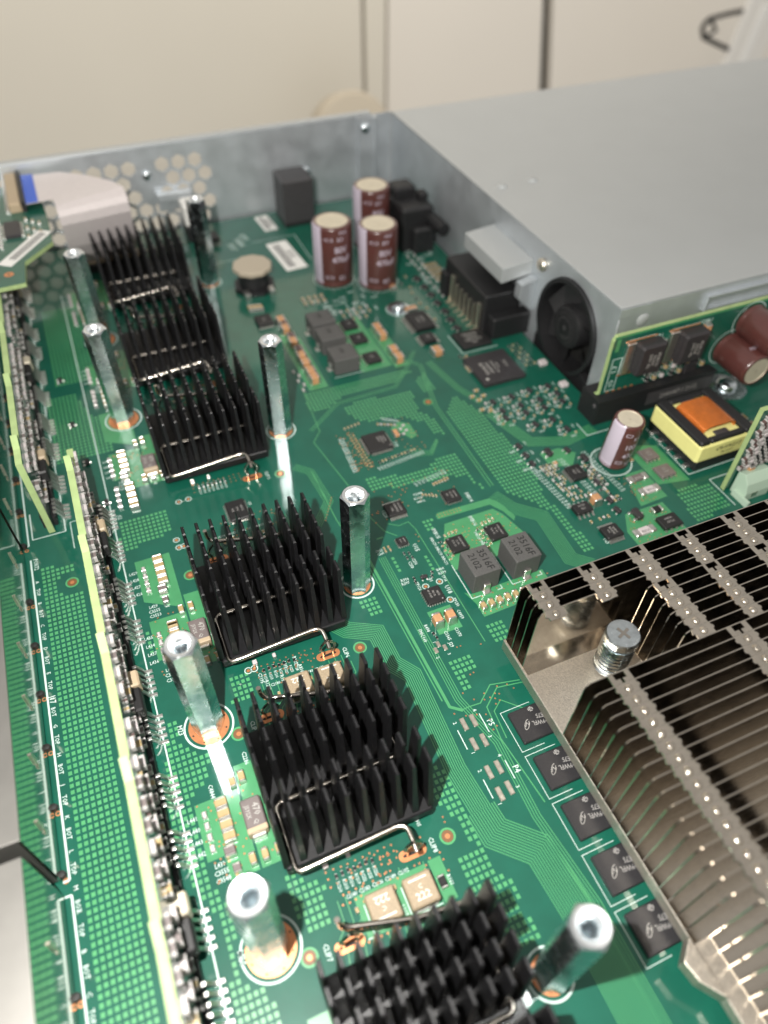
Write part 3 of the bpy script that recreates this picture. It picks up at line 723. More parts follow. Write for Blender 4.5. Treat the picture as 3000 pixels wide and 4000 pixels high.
def sot(x, y, s_=1.0, rot=0.0, m='epoxy_grey', parent=None):
    k = (s_, m)
    if k not in _sot:
        b_ = MB(); b_.mi(0).cbox(0, 0, 0.02, 0.13 * s_, 0.26 * s_, 0.10 * s_, 0.02)
        b_.mi(1)
        for lx, ly in ((-1, -0.09), (-1, 0.09), (1, 0)):
            b_.cbox(lx * 0.10 * s_, ly * s_, 0.0, 0.085 * s_, 0.055 * s_, 0.045 * s_, 0.012)
        _sot[k] = b_.mesh('transistor', [m, 'tin'])
    return put('transistor', _sot[k], parent or board, (x, y, 0.004), rot)

_rp = {}
def riser_part(kind, l, w, h, parent):
    if (kind, l, w) not in _rp:
        m_ = MB(); t = l * 0.22
        m_.mi(0).box(0, -l / 2 + t, -w / 2, h, l / 2 - t, w / 2)
        m_.mi(1).box(-0.002, -l / 2, -w * 0.52, h * 1.04, -l / 2 + t, w * 0.52); m_.box(-0.002, l / 2 - t, -w * 0.52, h * 1.04, l / 2, w * 0.52)
        nm = 'resistor' if kind == 'res_black' else 'capacitor'
        _rp[(kind, l, w)] = (nm, m_.mesh(nm, [kind, 'plated_end']))
    nm, me = _rp[(kind, l, w)]
    return put(nm, me, parent)
for k, h in enumerate(HY):                              # supply filter group left of each cooler
    o = -0.22 if k == 2 else 0.0
    dx = -0.16 if k >= 3 else 0.0
    for i in range(4): passive('tan', -4.85 + dx, h + 0.43 - 0.245 * i + o, 0.23, 0.27, 0.15)
    passive('grey_cer', -4.92 + dx, h - 0.60 + o, 0.22, 0.24, 0.16); passive('grey_cer', -4.87 + dx, h - 0.96 + o, 0.20, 0.17, 0.12)
    for i in range(4): passive('white_cer', -5.235 + dx, h + 0.32 - 0.243 * i + o, 0.10, 0.15, 0.10, 'x')
    if k not in (2,):
        passive('tan', -4.53, h - 0.92, 0.26, 0.14, 0.14); passive('tan', -4.27, h - 0.93, 0.26, 0.14, 0.14); passive('tan', -3.99, h - 0.91, 0.24, 0.13, 0.12)
        passive('tan', -4.29, h + 0.83, 0.27, 0.15, 0.14); passive('tan', -4.51, h + 0.78, 0.24, 0.14, 0.13)
    else:
        passive('tan', -4.55, h + 0.65, 0.26, 0.14, 0.14); passive('tan', -4.29, h + 0.66, 0.26, 0.14, 0.14); passive('tan', -4.85, h + 0.27, 0.2, 0.27, 0.15)
        passive('tan', -4.28, h - 1.1, 0.24, 0.14, 0.13); passive('tan', -4.0, h - 1.06, 0.22, 0.12, 0.12)
    if k >= 3:
        for i in range(4): passive('tan', -5.01, h - 0.46 - 0.27 * i - 0.65, 0.23, 0.27, 0.15)
        for i in range(4): passive('white_cer', -5.40, h - 1.05 - 0.25 * i, 0.10, 0.15, 0.10, 'x')
    for i in range(7):                                  # resistor bank in front of the cooler
        passive('res_black', HX - 0.71 + 0.13 * i, h - 1.88 + 0.012 * (i % 3), 0.11, 0.055, 0.035)
    passive('white_cer', HX - 0.85, h - 1.60, 0.16, 0.12, 0.08); passive('white_cer', HX - 0.35, h - 1.58, 0.13, 0.09, 0.07)
    for i in range(5): passive('tan', HX - 0.55 + 0.28 * i, h + 2.45 + (i % 2) * 0.1, 0.12, 0.07, 0.06)
for i in range(4):
    passive('tan', -4.79, 2.86 - 0.26 * i, 0.23, 0.27, 0.15); passive('white_cer', -5.21, 2.65 - 0.245 * i, 0.10, 0.15, 0.10, 'x')
passive('grey_cer', -4.86, 1.78, 0.22, 0.24, 0.16); passive('grey_cer', -4.86, 1.42, 0.20, 0.16, 0.12)
for x, y in ((-6.35, 12.2), (-6.25, 9.6), (-6.05, 7.6), (-5.75, 5.6)): sot(x, y, 0.9)
for i in range(6): passive('tan', 2.80 + 0.245 * i, -1.965, 0.25, 0.14, 0.13)
passive('orange_cer', 1.46, -1.95, 0.33, 0.23, 0.26); passive('orange_cer', 1.82, -1.96, 0.33, 0.23, 0.26)
for x, y in ((1.29, 0.86), (1.16, 0.86), (1.30, 0.74), (1.16, 0.74)): passive('tan', x, y, 0.10, 0.05, 0.045)
for x, y in ((1.60, 0.48), (1.74, 0.44), (1.62, 0.30), (1.76, 0.26), (2.04, -0.42), (1.98, -0.54), (1.50, -0.43), (1.48, -0.55), (1.22, -2.22), (1.25, -2.36)): passive('res_black', x, y, 0.10, 0.05, 0.04)
passive('tan', 1.98, -1.78, 0.11, 0.06, 0.05)
sot(1.76, -0.49, 0.75, PI / 2)
passive('res_black', -1.15, -7.58, 0.26, 0.15, 0.08)
# controller neighbourhood (U10) and monitor chips
for g in range(4):
    for i in range(6): passive('tan', 1.98 + (i % 2) * 0.12, 5.70 - g * 0.42 - i * 0.07, 0.075, 0.045, 0.035, 'x')
for i in range(12): passive('tan' if i % 3 else 'res_black', 2.40 + i * 0.115, 4.15 + 0.012 * i, 0.11, 0.055, 0.045)
for i in range(5): passive('tan', 1.95 + i * 0.13, 6.05 + 0.02 * i, 0.11, 0.055, 0.045)
for i in range(6): passive('white_cer' if i % 2 else 'tan', 3.05 + i * 0.1, 5.85 - i * 0.05, 0.11, 0.06, 0.05)
for i in range(4): passive('white_cer', 3.65 + (i % 2) * 0.15, 5.10 + i * 0.13, 0.11, 0.07, 0.05, 'x')
passive('orange_cer', 3.42, 5.20, 0.20, 0.32, 0.09, 'x')
for i in range(6): passive('tan', 3.55 + i * 0.10, 2.62 + 0.015 * i, 0.12, 0.055, 0.05)
for i in range(5): passive('tan', 3.05 + i * 0.09, 2.35 - i * 0.05, 0.10, 0.05, 0.05)
for x0 in (3.0, 4.2):
    for i in range(9): passive('tan' if i % 3 else 'res_black', x0 - 0.28 + (i % 2) * 0.11, 0.48 - i * 0.085, 0.085, 0.045, 0.04, 'x')
    for i in range(4): passive('tan', x0 - 0.05 + 0.13 * i, 0.62 + 0.02 * i, 0.10, 0.055, 0.05)
# switching regulator at the rear
for y in (12.75, 12.14, 11.21, 10.26, 9.79, 9.26, 8.85): passive('orange_cer', 1.88, y, 0.34, 0.36, 0.28, 'x')
for y in (12.45, 11.6, 10.7): passive('brown_cer', 1.92, y, 0.30, 0.34, 0.24, 'x')
for y in (10.9, 10.42, 9.34, 8.86): passive('orange_cer', 5.12, y, 0.34, 0.38, 0.28, 'x')
for i in range(5): passive('white_cer', 1.35 + (i % 2) * 0.12, 9.6 - i * 0.28, 0.14, 0.08, 0.07)
for i in range(8): passive('tan', 3.2 + (i % 4) * 0.26, 14.0 - (i // 4) * 0.35, 0.2, 0.13, 0.1)
for i in range(14): passive('tan' if i % 2 else 'white_cer', 4.3 + (i % 5) * 0.27, 12.6 - (i // 5) * 0.32, 0.15, 0.09, 0.08)
for i in range(4): passive('tan', 1.05 + i * 0.14, 14.15 - 0.03 * i, 0.34, 0.14, 0.14)
passive('orange_cer', 6.9, 13.6, 0.5, 0.25, 0.16); passive('orange_cer', 6.95, 11.75, 0.3, 0.45, 0.14); passive('orange_cer', 6.62, 8.75, 0.4, 0.42, 0.22, 'x')
for x, y in ((9.2, 17.4), (9.0, 16.06), (8.13, 13.74), (8.14, 13.03), (8.14, 12.41), (8.11, 11.75), (8.12, 11.09), (8.06, 10.48), (8.03, 9.87)): sot(x, y, 1.25, 0.4)
for i in range(26): passive('tan' if i % 3 else 'res_black', 7.2 + (i % 2) * 0.28 + rnd.random() * 0.3, 8.2 - i * 0.09 if i < 13 else 15.8 - (i - 13) * 0.42, 0.14, 0.08, 0.06)
for i in range(20): passive('white_cer', 8.55 + (i % 2) * 0.3, 15.6 - (i // 2) * 0.38, 0.14, 0.08, 0.07)
for i in range(16): passive('tan', 8.9 + (i % 4) * 0.16, 14.6 - (i // 4) * 0.4, 0.3, 0.08, 0.08)
for x, y in ((8.63, 5.49), (9.36, 5.45), (7.88, 5.42), (7.14, 5.40), (9.44, 4.97), (8.70, 4.90), (9.38, 4.56), (8.63, 4.50), (7.94, 4.89), (7.21, 4.87), (7.90, 4.49), (7.13, 4.49), (8.54, 3.84), (7.89, 3.84), (8.74, 3.25)):
    sot(x, y, 0.95, 0.15)
    passive('white_cer', x - 0.26, y + 0.05, 0.12, 0.07, 0.06); passive('tan', x - 0.22, y - 0.2, 0.11, 0.06, 0.05, 'x')
    passive('tan', x + 0.2, y - 0.22, 0.10, 0.055, 0.05)
for x, y in ((6.62, 5.95), (6.75, 5.7), (6.9, 6.2), (7.0, 5.85), (6.6, 5.2), (6.85, 5.05)): passive('tan', x, y, 0.2, 0.1, 0.08, 'x')
for x, y in ((9.91, 6.72), (9.92, 5.34)):
    m_ = MB(); m_.cbox(0, 0, 0, 0.30, 0.26, 0.13, 0.03); m_.build('light_diode', 'white_cer', board, loc=(x, y, 0.004))
for i in range(18): passive('tan' if i % 2 else 'res_black', 9.3 + (i % 3) * 0.18, 8.1 - (i // 3) * 0.25, 0.12, 0.06, 0.05)
for x, y in ((6.82, 3.11), (6.81, 2.65), (6.80, 2.24), (8.17, 2.36), (8.22, 0.78), (8.14, -0.02), (8.11, -0.44)): sot(x, y, 0.95, 0.1)
sot(7.54, 2.48, 1.25, 0.0); sot(8.46, 1.83, 1.2, 0.0); sot(8.53, -0.82, 1.5, 0.0)
passive('res_black', 9.20, -0.87, 0.34, 0.22, 0.11, 'x')
rg = random.Random(21)
for r_ in range(12):                                    # orderly rows of tiny parts
    for c_ in range(5):
        x, y = 6.98 + c_ * 0.115 + r_ * 0.012, 2.02 - r_ * 0.125
        if rg.random() < 0.82 and not (x > 7.42 and 0.95 < y < 1.75): passive(('tan', 'white_cer', 'res_black', 'tan')[(r_ + c_ * 2) % 4], x, y, 0.10, 0.055, 0.045)
for r_ in range(13):
    for c_ in range(3):
        if rg.random() < 0.8: passive(('white_cer', 'tan', 'res_black')[(r_ + c_) % 3], 8.16 + c_ * 0.15, 1.55 - r_ * 0.135, 0.12, 0.065, 0.05, 'xy'[c_ % 2])
for r_ in range(5):
    for c_ in range(5):
        if rg.random() < 0.8: passive(('tan', 'white_cer')[c_ % 2], 7.15 + c_ * 0.15, 0.48 - r_ * 0.03 - (0.9 if r_ > 2 else 0), 0.10, 0.055, 0.045)
passive('orange_cer', 7.70, 0.12, 0.34, 0.26, 0.26); passive('orange_cer', 7.5, 1.98, 0.16, 0.1, 0.09)
for i in range(8): passive('orange_cer' if i % 2 else 'tan', 13.6 + (i % 3) * 0.42, 1.4 - (i // 3) * 0.4, 0.3, 0.2, 0.2)
for i in range(10): passive('tan', 9.75 + rnd.random() * 0.3, 2.1 - i * 0.1, 0.16, 0.1, 0.08)

# ================================================================== hex standoffs
def standoff_meshes():
    m_ = MB(); n = 24; af = 0.315; H = 3.5
    ring = []
    for i in range(n):
        a = 2 * PI * i / n
        ring.append((a, af / math.cos((a % (PI / 3)) - PI / 6)))
    lo = [(r * math.cos(a), r * math.sin(a), 0.006) for a, r in ring]
    up = [(r * math.cos(a), r * math.sin(a), H - max(0.0, r - 0.30) * 0.75 - 0.01) for a, r in ring]
    rim = [(0.295 * math.cos(a), 0.295 * math.sin(a), H) for a, r in ring]
    v = lo + up + rim; f = [tuple(range(n))[::-1]]
    for b in (0, n):
        for i in range(n):
            j = (i + 1) % n; f.append((b + i, b + j, b + n + j, b + n + i))
    m_.add(v, f)
    body = m_.mesh('post', ['zinc'], smooth=0.35)
    e_ = MB(); e_.lathe([(0.296, H + 0.001), (0.225, H - 0.012), (0.17, H - 0.10)], n)
    end = e_.mesh('end_face', ['zinc_cut'], smooth=0.5)
    t = MB(); prof = [(0.17, H - 0.10)]
    for k in range(9): prof += [(0.145, H - 0.13 - k * 0.07), (0.172, H - 0.165 - k * 0.07)]
    prof += [(0.0, H - 0.85)]
    t.lathe(prof, 20)
    return body, end, t.mesh('threaded_hole', ['zinc'])
sb_me, se_me, st_me = standoff_meshes()
SO_LABELS = ['zinc hex standoff nearest the camera on the left, bottom of the picture', 'zinc hex standoff left of the black cooler between the two 470 capacitors', 'zinc hex standoff left of the black coolers, second from the rear', 'zinc hex standoff farthest back on the left beside the white ribbon cable',
             'zinc hex standoff at the bottom right between the nearest cooler and the nickel fin stack', 'zinc hex standoff right of the middle black cooler, standing alone at picture centre', 'zinc hex standoff right of the third rearmost cooler with a light streak at its foot', 'zinc hex standoff farthest back on the right near the rear wall']
for (x, y, r, ang), lb in zip(SL + SR, SO_LABELS):
    t = thing('standoff', lb, 'standoff', (x, y, 0.006), math.radians(ang - 30), 'hex standoffs on the board')
    put('post', sb_me, t); put('end_face', se_me, t); put('threaded_hole', st_me, t)

# ================================================================== black pin fin coolers and their spring clips
COLX = [-1.57 + 0.349 * i for i in range(10)]
ROWY = [-1.05, -0.58, 0.12, 0.56, 0.99, 1.40]
ZB0, ZB1, ZF = 0.20, 0.44, 2.15
def fin_mesh(front=0.0):
    m_ = MB(); tb, tt = 0.068, 0.040; lb, lt = 0.205, 0.150
    yb0 = -lb - front
    h = ZF - ZB1 + 0.02
    m_.add([(-tb, yb0, 0), (tb, yb0, 0), (tb, lb, 0), (-tb, lb, 0),
            (-tt, -lt - front * 0.15, h - 0.03), (tt, -lt - front * 0.15, h - 0.03), (tt, lt, h - 0.03), (-tt, lt, h - 0.03),
            (-tt * 0.5, -lt + 0.03 - front * 0.15, h), (tt * 0.5, -lt + 0.03 - front * 0.15, h), (tt * 0.5, lt - 0.03, h), (-tt * 0.5, lt - 0.03, h)],
           [(8, 9, 10, 11), (4, 5, 9, 8), (5, 6, 10, 9), (6, 7, 11, 10), (7, 4, 8, 11), (0, 1, 5, 4), (1, 2, 6, 5), (2, 3, 7, 6), (3, 0, 4, 7)])
    return m_.mesh('fin', 'black_anod')
fin_me, fin_front_me = fin_mesh(), fin_mesh(0.22)
m_ = MB(); m_.cbox(0, 0.02, ZB0, 3.20, 3.12, ZB1 - ZB0, 0.03)
hs_base = m_.mesh('base', 'black_anod')
m_ = MB(); m_.cbox(0, 0, 0.006, 2.3, 2.3, ZB0 - 0.012, 0.03)
hs_chip = m_.mesh('chip_package', 'epoxy')
HS_LABELS = ['black pin fin cooler at the bottom edge, blurred and nearest the camera', 'black pin fin cooler right of the 470 capacitor beside CLIP8', 'black pin fin cooler in the middle, left of the lone standoff, beside CLIP6',
             'black pin fin cooler in the upper left, front one of the three overlapping coolers', 'black pin fin cooler in the upper left, middle one of the three overlapping coolers', 'black pin fin cooler farthest back in front of the white ribbon cable']
CL_LABELS = ['wire spring clip on the blurred nearest cooler at the bottom edge', 'bent wire spring clip along the front of the cooler beside CLIP8', 'bent wire spring clip along the front of the middle cooler beside CLIP6',
             'wire spring clip on the front one of the three overlapping upper left coolers', 'wire spring clip glinting through the middle one of the three overlapping coolers', 'wire spring clip glinting through the rearmost black cooler']
def bend(pts, r=0.16, n=4):
    out = [Vector(pts[0])]
    for i in range(1, len(pts) - 1):
        p = Vector(pts[i]); a = (Vector(pts[i - 1]) - p); b = (Vector(pts[i + 1]) - p)
        ra = min(r, a.length * 0.45); rb = min(r, b.length * 0.45)
        A, B = p + a.normalized() * ra, p + b.normalized() * rb
        for k in range(n + 1):
            t = k / n
            out.append(A * (1 - t) ** 2 + p * 2 * t * (1 - t) + B * t * t)
    out.append(Vector(pts[-1]))
    return out
m_ = MB()
m_.tube(bend([(-1.02, 2.22, 1.02), (-1.00, 2.20, 0.74), (-0.90, 2.13, 0.62), (0.45, 1.76, 0.57), (1.30, 1.68, 0.54), (1.395, 1.60, 0.54), (1.395, -0.22, 0.51), (-1.43, -0.22, 0.51), (-1.43, -1.62, 0.50), (-1.30, -1.66, 0.52),
              (0.74, -1.66, 0.70), (0.88, -1.74, 0.72), (0.90, -1.98, 0.62), (0.90, -2.22, 0.55)], 0.15), 0.058, 8)
clip_me = m_.mesh('spring_clip', 'wire', smooth=1.0)
m_ = MB()
for sx in (-1, 1):
    m_.tube(bend([(sx * 0.13, 0, -0.05), (sx * 0.12, 0, 0.22), (sx * 0.20, 0, 0.32), (sx * 0.18, 0, 0.44), (sx * 0.10, 0, 0.56), (0.0, 0, 0.66)], 0.06, 2), 0.034, 6)
anchor_me = m_.mesh('clip_anchor', 'wire', smooth=1.0)
for h, lb, lc in zip(HY, HS_LABELS, CL_LABELS):
    t = thing('heatsink', lb, 'heatsink', (HX, h, 0), 0, 'black pin fin coolers in a row')
    put('base', hs_base, t); put('chip_package', hs_chip, t)
    for i, x in enumerate(COLX):
        for j, y in enumerate(ROWY):
            o = put('fin', fin_front_me if j == 0 else fin_me, t, (x, y, ZB1 - 0.02))
    c = put('spring_clip', clip_me, None, (HX, h, 0)); tag(c, lc, 'spring clip', 'wire spring clips on the coolers')
    put('clip_anchor', anchor_me, board, (HX + 0.90, h - 2.06, 0.012)); put('clip_anchor', anchor_me, board, (HX - 0.89, h + 1.97, 0.012))

# ================================================================== chips
def chip(label, x, y, w, d, h, marks=(), leads=None, body='epoxy', mk='mark', cat='chip', name='chip', group='chips on the board', dot=None, rot=0.0):
    t = thing(name, label, cat, (x, y, 0.010), rot, group)
    z0 = 0.012 if leads in (None, 'ball') else 0.02
    b_ = MB(); b_.cbox(0, 0, z0, w, d, h, 0.02)
    b_.build('body', body, t)
    if leads and leads != 'ball':
        l_ = MB()
        sides, n, out, lw = leads
        for s_ in sides:
            span = (d if s_ in 'ew' else w) * 0.86
            for i in range(n):
                q = -span / 2 + span * i / (n - 1)
                e = (w if s_ in 'ew' else d) / 2
                if s_ in 'ew':
                    sg = 1 if s_ == 'e' else -1
                    a0, a1 = sorted((sg * (e - 0.02), sg * (e + out)))
                    l_.box(a0, q - lw / 2, 0.0, a1, q + lw / 2, 0.025)
                    b0, b1 = sorted((sg * (e - 0.01), sg * (e + out * 0.4)))
                    l_.box(b0, q - lw / 2, 0.025, b1, q + lw / 2, h * 0.55)
                else:
                    sg = 1 if s_ == 'n' else -1
                    a0, a1 = sorted((sg * (e - 0.02), sg * (e + out)))
                    l_.box(q - lw / 2, a0, 0.0, q + lw / 2, a1, 0.025)
                    b0, b1 = sorted((sg * (e - 0.01), sg * (e + out * 0.4)))
                    l_.box(q - lw / 2, b0, 0.025, q + lw / 2, b1, h * 0.55)
        stuff(l_.build('pins', 'tin', t))
    if marks or dot:
        k = MB()
        for (tx, mx, my, s_, r) in marks: letter(k, tx, mx, my, z0 + h + 0.003, s_, r, 0.85)
        if dot: k.disc(dot[0], dot[1], z0 + h + 0.003, dot[2], 12)
        k.build('marking', mk, t)
    return t
PI2 = PI / 2
c = chip('black square controller chip U10 with a round swirl logo, ringed by tiny capacitors', 2.66, 4.99, 0.80, 0.84, 0.12, [('A3X2PL', 0.26, 0.02, .10, -90), ('CSD45210', 0.16, 0.02, .10, -90), ('A2KLP', 0.06, 0.05, .10, -90)], ('nsew', 18, 0.07, 0.024), dot=(0.33, -0.33, 0.025))
k = MB(); k.lathe([(0.115, 0.1365), (0.075, 0.1365)], 16, (-0.16, -0.02), 0.4, 5.2, False); k.lathe([(0.05, 0.1365), (0.02, 0.1365)], 10, (-0.15, 0.0), 3.4, 7.8, False)
k.build('logo', 'mark_light', c)
chip('black chip U228 with gull wing pins on two sides, right of the lone standoff', 2.02, 2.08, 0.56, 0.50, 0.11, [('AO1ASKK', 0.15, 0, .085, -90), ('A1ZBGKD2', 0.03, 0, .085, -90), ('DABG', -0.1, 0, .085, -90)], ('ns', 9, 0.11, 0.035))
chip('black square chip IMBU4 above the grey inductors', 3.80, 1.94, 0.48, 0.50, 0.10, [('5ASYTEKL', 0.12, 0, .075, -90), ('B0C3B1X', 0.0, 0, .075, -90), ('KSH', -0.12, 0.05, .075, -90)], ('nsew', 9, 0.035, 0.025))
chip('tiny black square chip U15 below the chip U228', 1.71, 0.87, 0.29, 0.30, 0.09, [('A7MYZ', 0.06, 0, .06, -90), ('A1A10', -0.04, 0, .06, -90)], ('nsew', 5, 0.03, 0.03))
chip('black regulator chip IMBU5 behind the left grey inductor', 3.12, 0.18, 0.52, 0.56, 0.10, [('SSM8297MW7', 0.12, 0, .075, -90), ('TI  051', 0.01, 0.02, .075, -90), ('PL9R  E2', -0.1, 0.02, .075, -90)], ('we', 8, 0.03, 0.03), dot=(-0.2, 0.22, 0.02))
chip('black regulator chip IMBU6 behind the right grey inductor', 4.35, 0.17, 0.52, 0.57, 0.10, [('SSM8297MW7', 0.12, 0, .075, -90), ('TI  051', 0.01, 0.02, .075, -90), ('PL9R  E2', -0.1, 0.02, .075, -90)], ('we', 8, 0.03, 0.03), dot=(-0.2, 0.22, 0.02))
chip('black square chip U18 above two orange ceramic capacitors', 1.72, -1.17, 0.50, 0.51, 0.10, [('A7G3 G4', -0.08, 0.05, .08, 90), ('TI 138', 0.03, 0.03, .08, 90), ('PZSM', 0.14, 0.0, .08, 90)], ('nsew', 7, 0.03, 0.035), dot=(0.17, -0.2, 0.02))
chip('black chip U9 half hidden behind the middle cooler, with pins all round', -2.28, 3.80, 0.56, 0.78, 0.11, [('KA5522', 0.15, 0, .085, -90), ('LM2 2', 0.02, 0, .085, -90), ('RAIJ', -0.12, 0, .085, -90)], ('nsew', 9, 0.06, 0.03))
DL = ['black memory chip at the fin stack, topmost of the row beside P5', 'black memory chip at the fin stack, second from the top, beside P4', 'black memory chip at the fin stack, third from the top', 'black memory chip at the fin stack, fourth from the top', 'black memory chip at the fin stack, nearest the bottom standoff']
for k_ in range(5):
    t = chip(DL[k_], 2.30, -5.32 - 1.145 * k_, 0.92, 0.80, 0.10, [('D9WFL', 0.15, -0.07, .15, 170), ('E75', 0.2, 0.08, .15, 170)], 'ball', 'epoxy_dram', 'mark', 'memory chip', 'memory_chip', 'memory chips along the fin stack')
    q = MB()                                            # orbit-like logo
    for a0 in (0.3,):
        pts_ = [(-0.18 + 0.13 * math.cos(u) * math.cos(0.9) - 0.05 * math.sin(u) * math.sin(0.9), -0.02 + 0.13 * math.cos(u) * math.sin(0.9) + 0.05 * math.sin(u) * math.cos(0.9)) for u in [i * 2 * PI / 18 for i in range(16)]]
        ribbon(q, pts_, 0.012, 0.115)
    ribbon(q, [(-0.24, -0.06), (-0.17, 0.03), (-0.14, -0.05), (-0.10, 0.04)], 0.012, 0.116)
    q.build('logo', 'mark_light', t)
    q = MB()
    for a in range(4):
        for b_ in range(4):
            if (a * 7 + b_ * 5 + a * b_) % 3: q.box(0.02 + a * 0.035, 0.24 + b_ * 0.03, 0.1135, 0.05 + a * 0.035, 0.265 + b_ * 0.03, 0.1145)
    stuff(q.build('code_patch', 'mark', t))
t = chip('large square grey processor chip below the black power connector', 8.08, 7.07, 1.66, 1.70, 0.16, [('BLM5A0L', -0.42, -0.05, .21, -90), ('KA0KFSBG', -0.22, -0.05, .16, -90), ('P30TE1925 P30', -0.02, -0.05, .13, -90), ('2A1-A', 0.13, 0, .13, -90), ('1925 A1', 0.45, 0.0, .14, -90)], 'ball', 'epoxy_grey', 'mark_light', dot=(-0.6, -0.62, 0.07))
q = MB(); q.cbox(0.28, 0.0, 0.162, 0.05, 1.15, 0.02, 0.006); q.build('ridge', 'epoxy_grey', t)
chip('black rectangular memory chip just above the processor chip', 8.20, 9.00, 1.22, 1.05, 0.11, [('S9KA1X3', 0, 0.25, .18, 0), ('2A5FL25', 0, 0.05, .16, 0), ('12AD3 2019', 0, -0.12, .16, 0), ('KR1', 0, -0.28, .14, 0)], 'ball', 'epoxy', 'mark_light')
chip('wide black chip with silver pins right of the screw at the rear', 6.86, 10.75, 0.82, 1.15, 0.18, [('MX29L', 0.1, 0, .16, -90), ('32064', -0.1, 0, .16, -90)], ('we', 10, 0.17, 0.06))
chip('small black chip with silver pins next to the wide chip', 6.66, 9.62, 0.52, 0.56, 0.15, [('24C', 0, 0, .14, -90)], ('we', 5, 0.14, 0.06))
chip('black chip with fine pins left of the leaning brown capacitor', 7.82, 1.34, 0.50, 0.58, 0.14, [('LC4Z', 0.05, 0, .10, -90), ('0K22', -0.08, 0, .10, -90)], ('we', 10, 0.10, 0.03))
chip('black eight pin chip beside a tan ceramic capacitor', 7.14, -0.02, 0.54, 0.38, 0.14, [('A1925', 0, 0.06, .10, 0), ('KL2', 0, -0.06, .10, 0)], ('ns', 4, 0.13, 0.06))
chip('black power chip next to the foot of the leaning brown capacitor', 10.43, 1.17, 0.50, 0.48, 0.11, [('7A1', 0, 0.05, .11, 0), ('32M', 0, -0.07, .11, 0)], ('ns', 4, 0.06, 0.06), body='grey_cer')
chip('black power chip below its twin, between capacitor and transformer', 10.43, 0.36, 0.54, 0.48, 0.11, [('7A1', 0, 0.05, .11, 0), ('32M', 0, -0.07, .11, 0)], ('ns', 4, 0.06, 0.06), body='grey_cer')
chip('black chip U63 with pins on two sides at the rear edge of the fin stack', 7.42, -1.11, 0.54, 0.46, 0.12, [('AD8217', 0.1, 0, .08, -90), ('AD24YRZ', 0.0, 0, .08, -90), ('Y1C', -0.1, 0, .08, -90)], ('ns', 10, 0.12, 0.028), mk='mark_light')
chip('black power chip right of U63 touching the fin stack', 9.22, -1.42, 0.64, 0.48, 0.12, [('A4ARA', 0, 0.08, .1, 0), ('A5TLX', 0, -0.05, .1, 0)], ('ns', 4, 0.05, 0.06))
for i, (y, lb) in enumerate(((11.61, 'farthest back'), (10.61, 'in the middle'), (9.29, 'nearest'))):
    chip('small black transistor chip beside the rear grey inductors, ' + lb + ' of three', 4.25, y, 0.56, 0.60, 0.12, [('2A', 0, 0, .16, -90)], ('we', 4, 0.06, 0.07), cat='transistor', group='transistor chips of the rear regulator')
for x, y, h_, r_, lb in ((-0.9 + 2.2, 13.05, 0.15, 0, 'small black chip left of the rear orange capacitors'), (1.0, 20.1, 0.3, 0, 'dark chip by the rear wall behind the farthest standoff')):
    chip(lb, x, y, 0.62, 0.7, h_, [('A2B', 0, 0, .12, -90)], ('ns', 8, 0.1, 0.035))
# big-bodied tantalum capacitors, marked 470
for y, lb in ((-4.93, '470 capacitor with tan stripe left of the cooler beside CLIP8'), (-0.02, '470 capacitor half hidden behind the left standoff'), (6.62, 'dark capacitor with silver end left of the upper left coolers'), (-9.95, 'dark capacitor at the bottom edge left of the nearest cooler')):
    t = thing('tantalum_capacitor', 'charcoal ' + lb, 'capacitor', (-4.27, y, 0.006), 0, 'tantalum capacitors')
    q = MB(); q.cbox(0, 0.05, 0.02, 0.43, 0.66, 0.27, 0.03); q.build('body', 'grey_cer', t)
    q = MB(); q.cbox(0, -0.305, 0.018, 0.434, 0.13, 0.274, 0.02); q.build('polarity_band', 'beige_plastic', t)
    q = MB(); q.cbox(0, -0.40, 0, 0.30, 0.08, 0.16, 0.015); q.build('terminal', 'tin', t)
    q = MB(); q.cbox(0, 0.40, 0, 0.30, 0.06, 0.16, 0.015); q.build('terminal', 'tin', t)
    q = MB(); letter(q, '470', 0.08, 0.10, 0.293, 0.20, -90, 0.9); letter(q, 'J592X', -0.1, 0.08, 0.293, 0.13, -90, 0.9); letter(q, 'Q', 0.02, -0.16, 0.293, 0.14, -90)
    q.build('marking', 'mark_light', t)
# flat brown inductors marked 222
for i, (x, y, r, lb) in enumerate(((-2.43, -7.57, 180, 'left of the pair marked 222 before the nearest cooler'), (-1.64, -7.59, 0, 'right of the pair marked 222 before the nearest cooler'), (-2.42, -2.40, 180, 'left one of the pair behind the cooler beside CLIP8'), (-1.62, -2.45, 0, 'right one of the pair behind the cooler beside CLIP8'))):
    t = thing('flat_inductor', 'flat brown inductor, ' + lb, 'inductor', (x, y, 0.006), math.radians(r), 'flat brown inductors')
    q = MB(); q.cbox(0, 0, 0.02, 0.60, 0.60, 0.26, 0.03); q.build('body', 'composite', t, bevel=0)
    q = MB(); letter(q, '222', 0, -0.12, 0.283, 0.20, 0, 1.05); letter(q, 'C', 0.0, 0.05, 0.283, 0.12, 0); q.box(-0.19, 0.185, 0.2805, 0.19, 0.215, 0.283); q.build('marking', 'composite_print', t)
    for s_ in (-1, 1):
        q = MB(); q.cbox(0, s_ * 0.285, 0.0, 0.5, 0.07, 0.06, 0.01); q.build('terminal', 'tin', t)
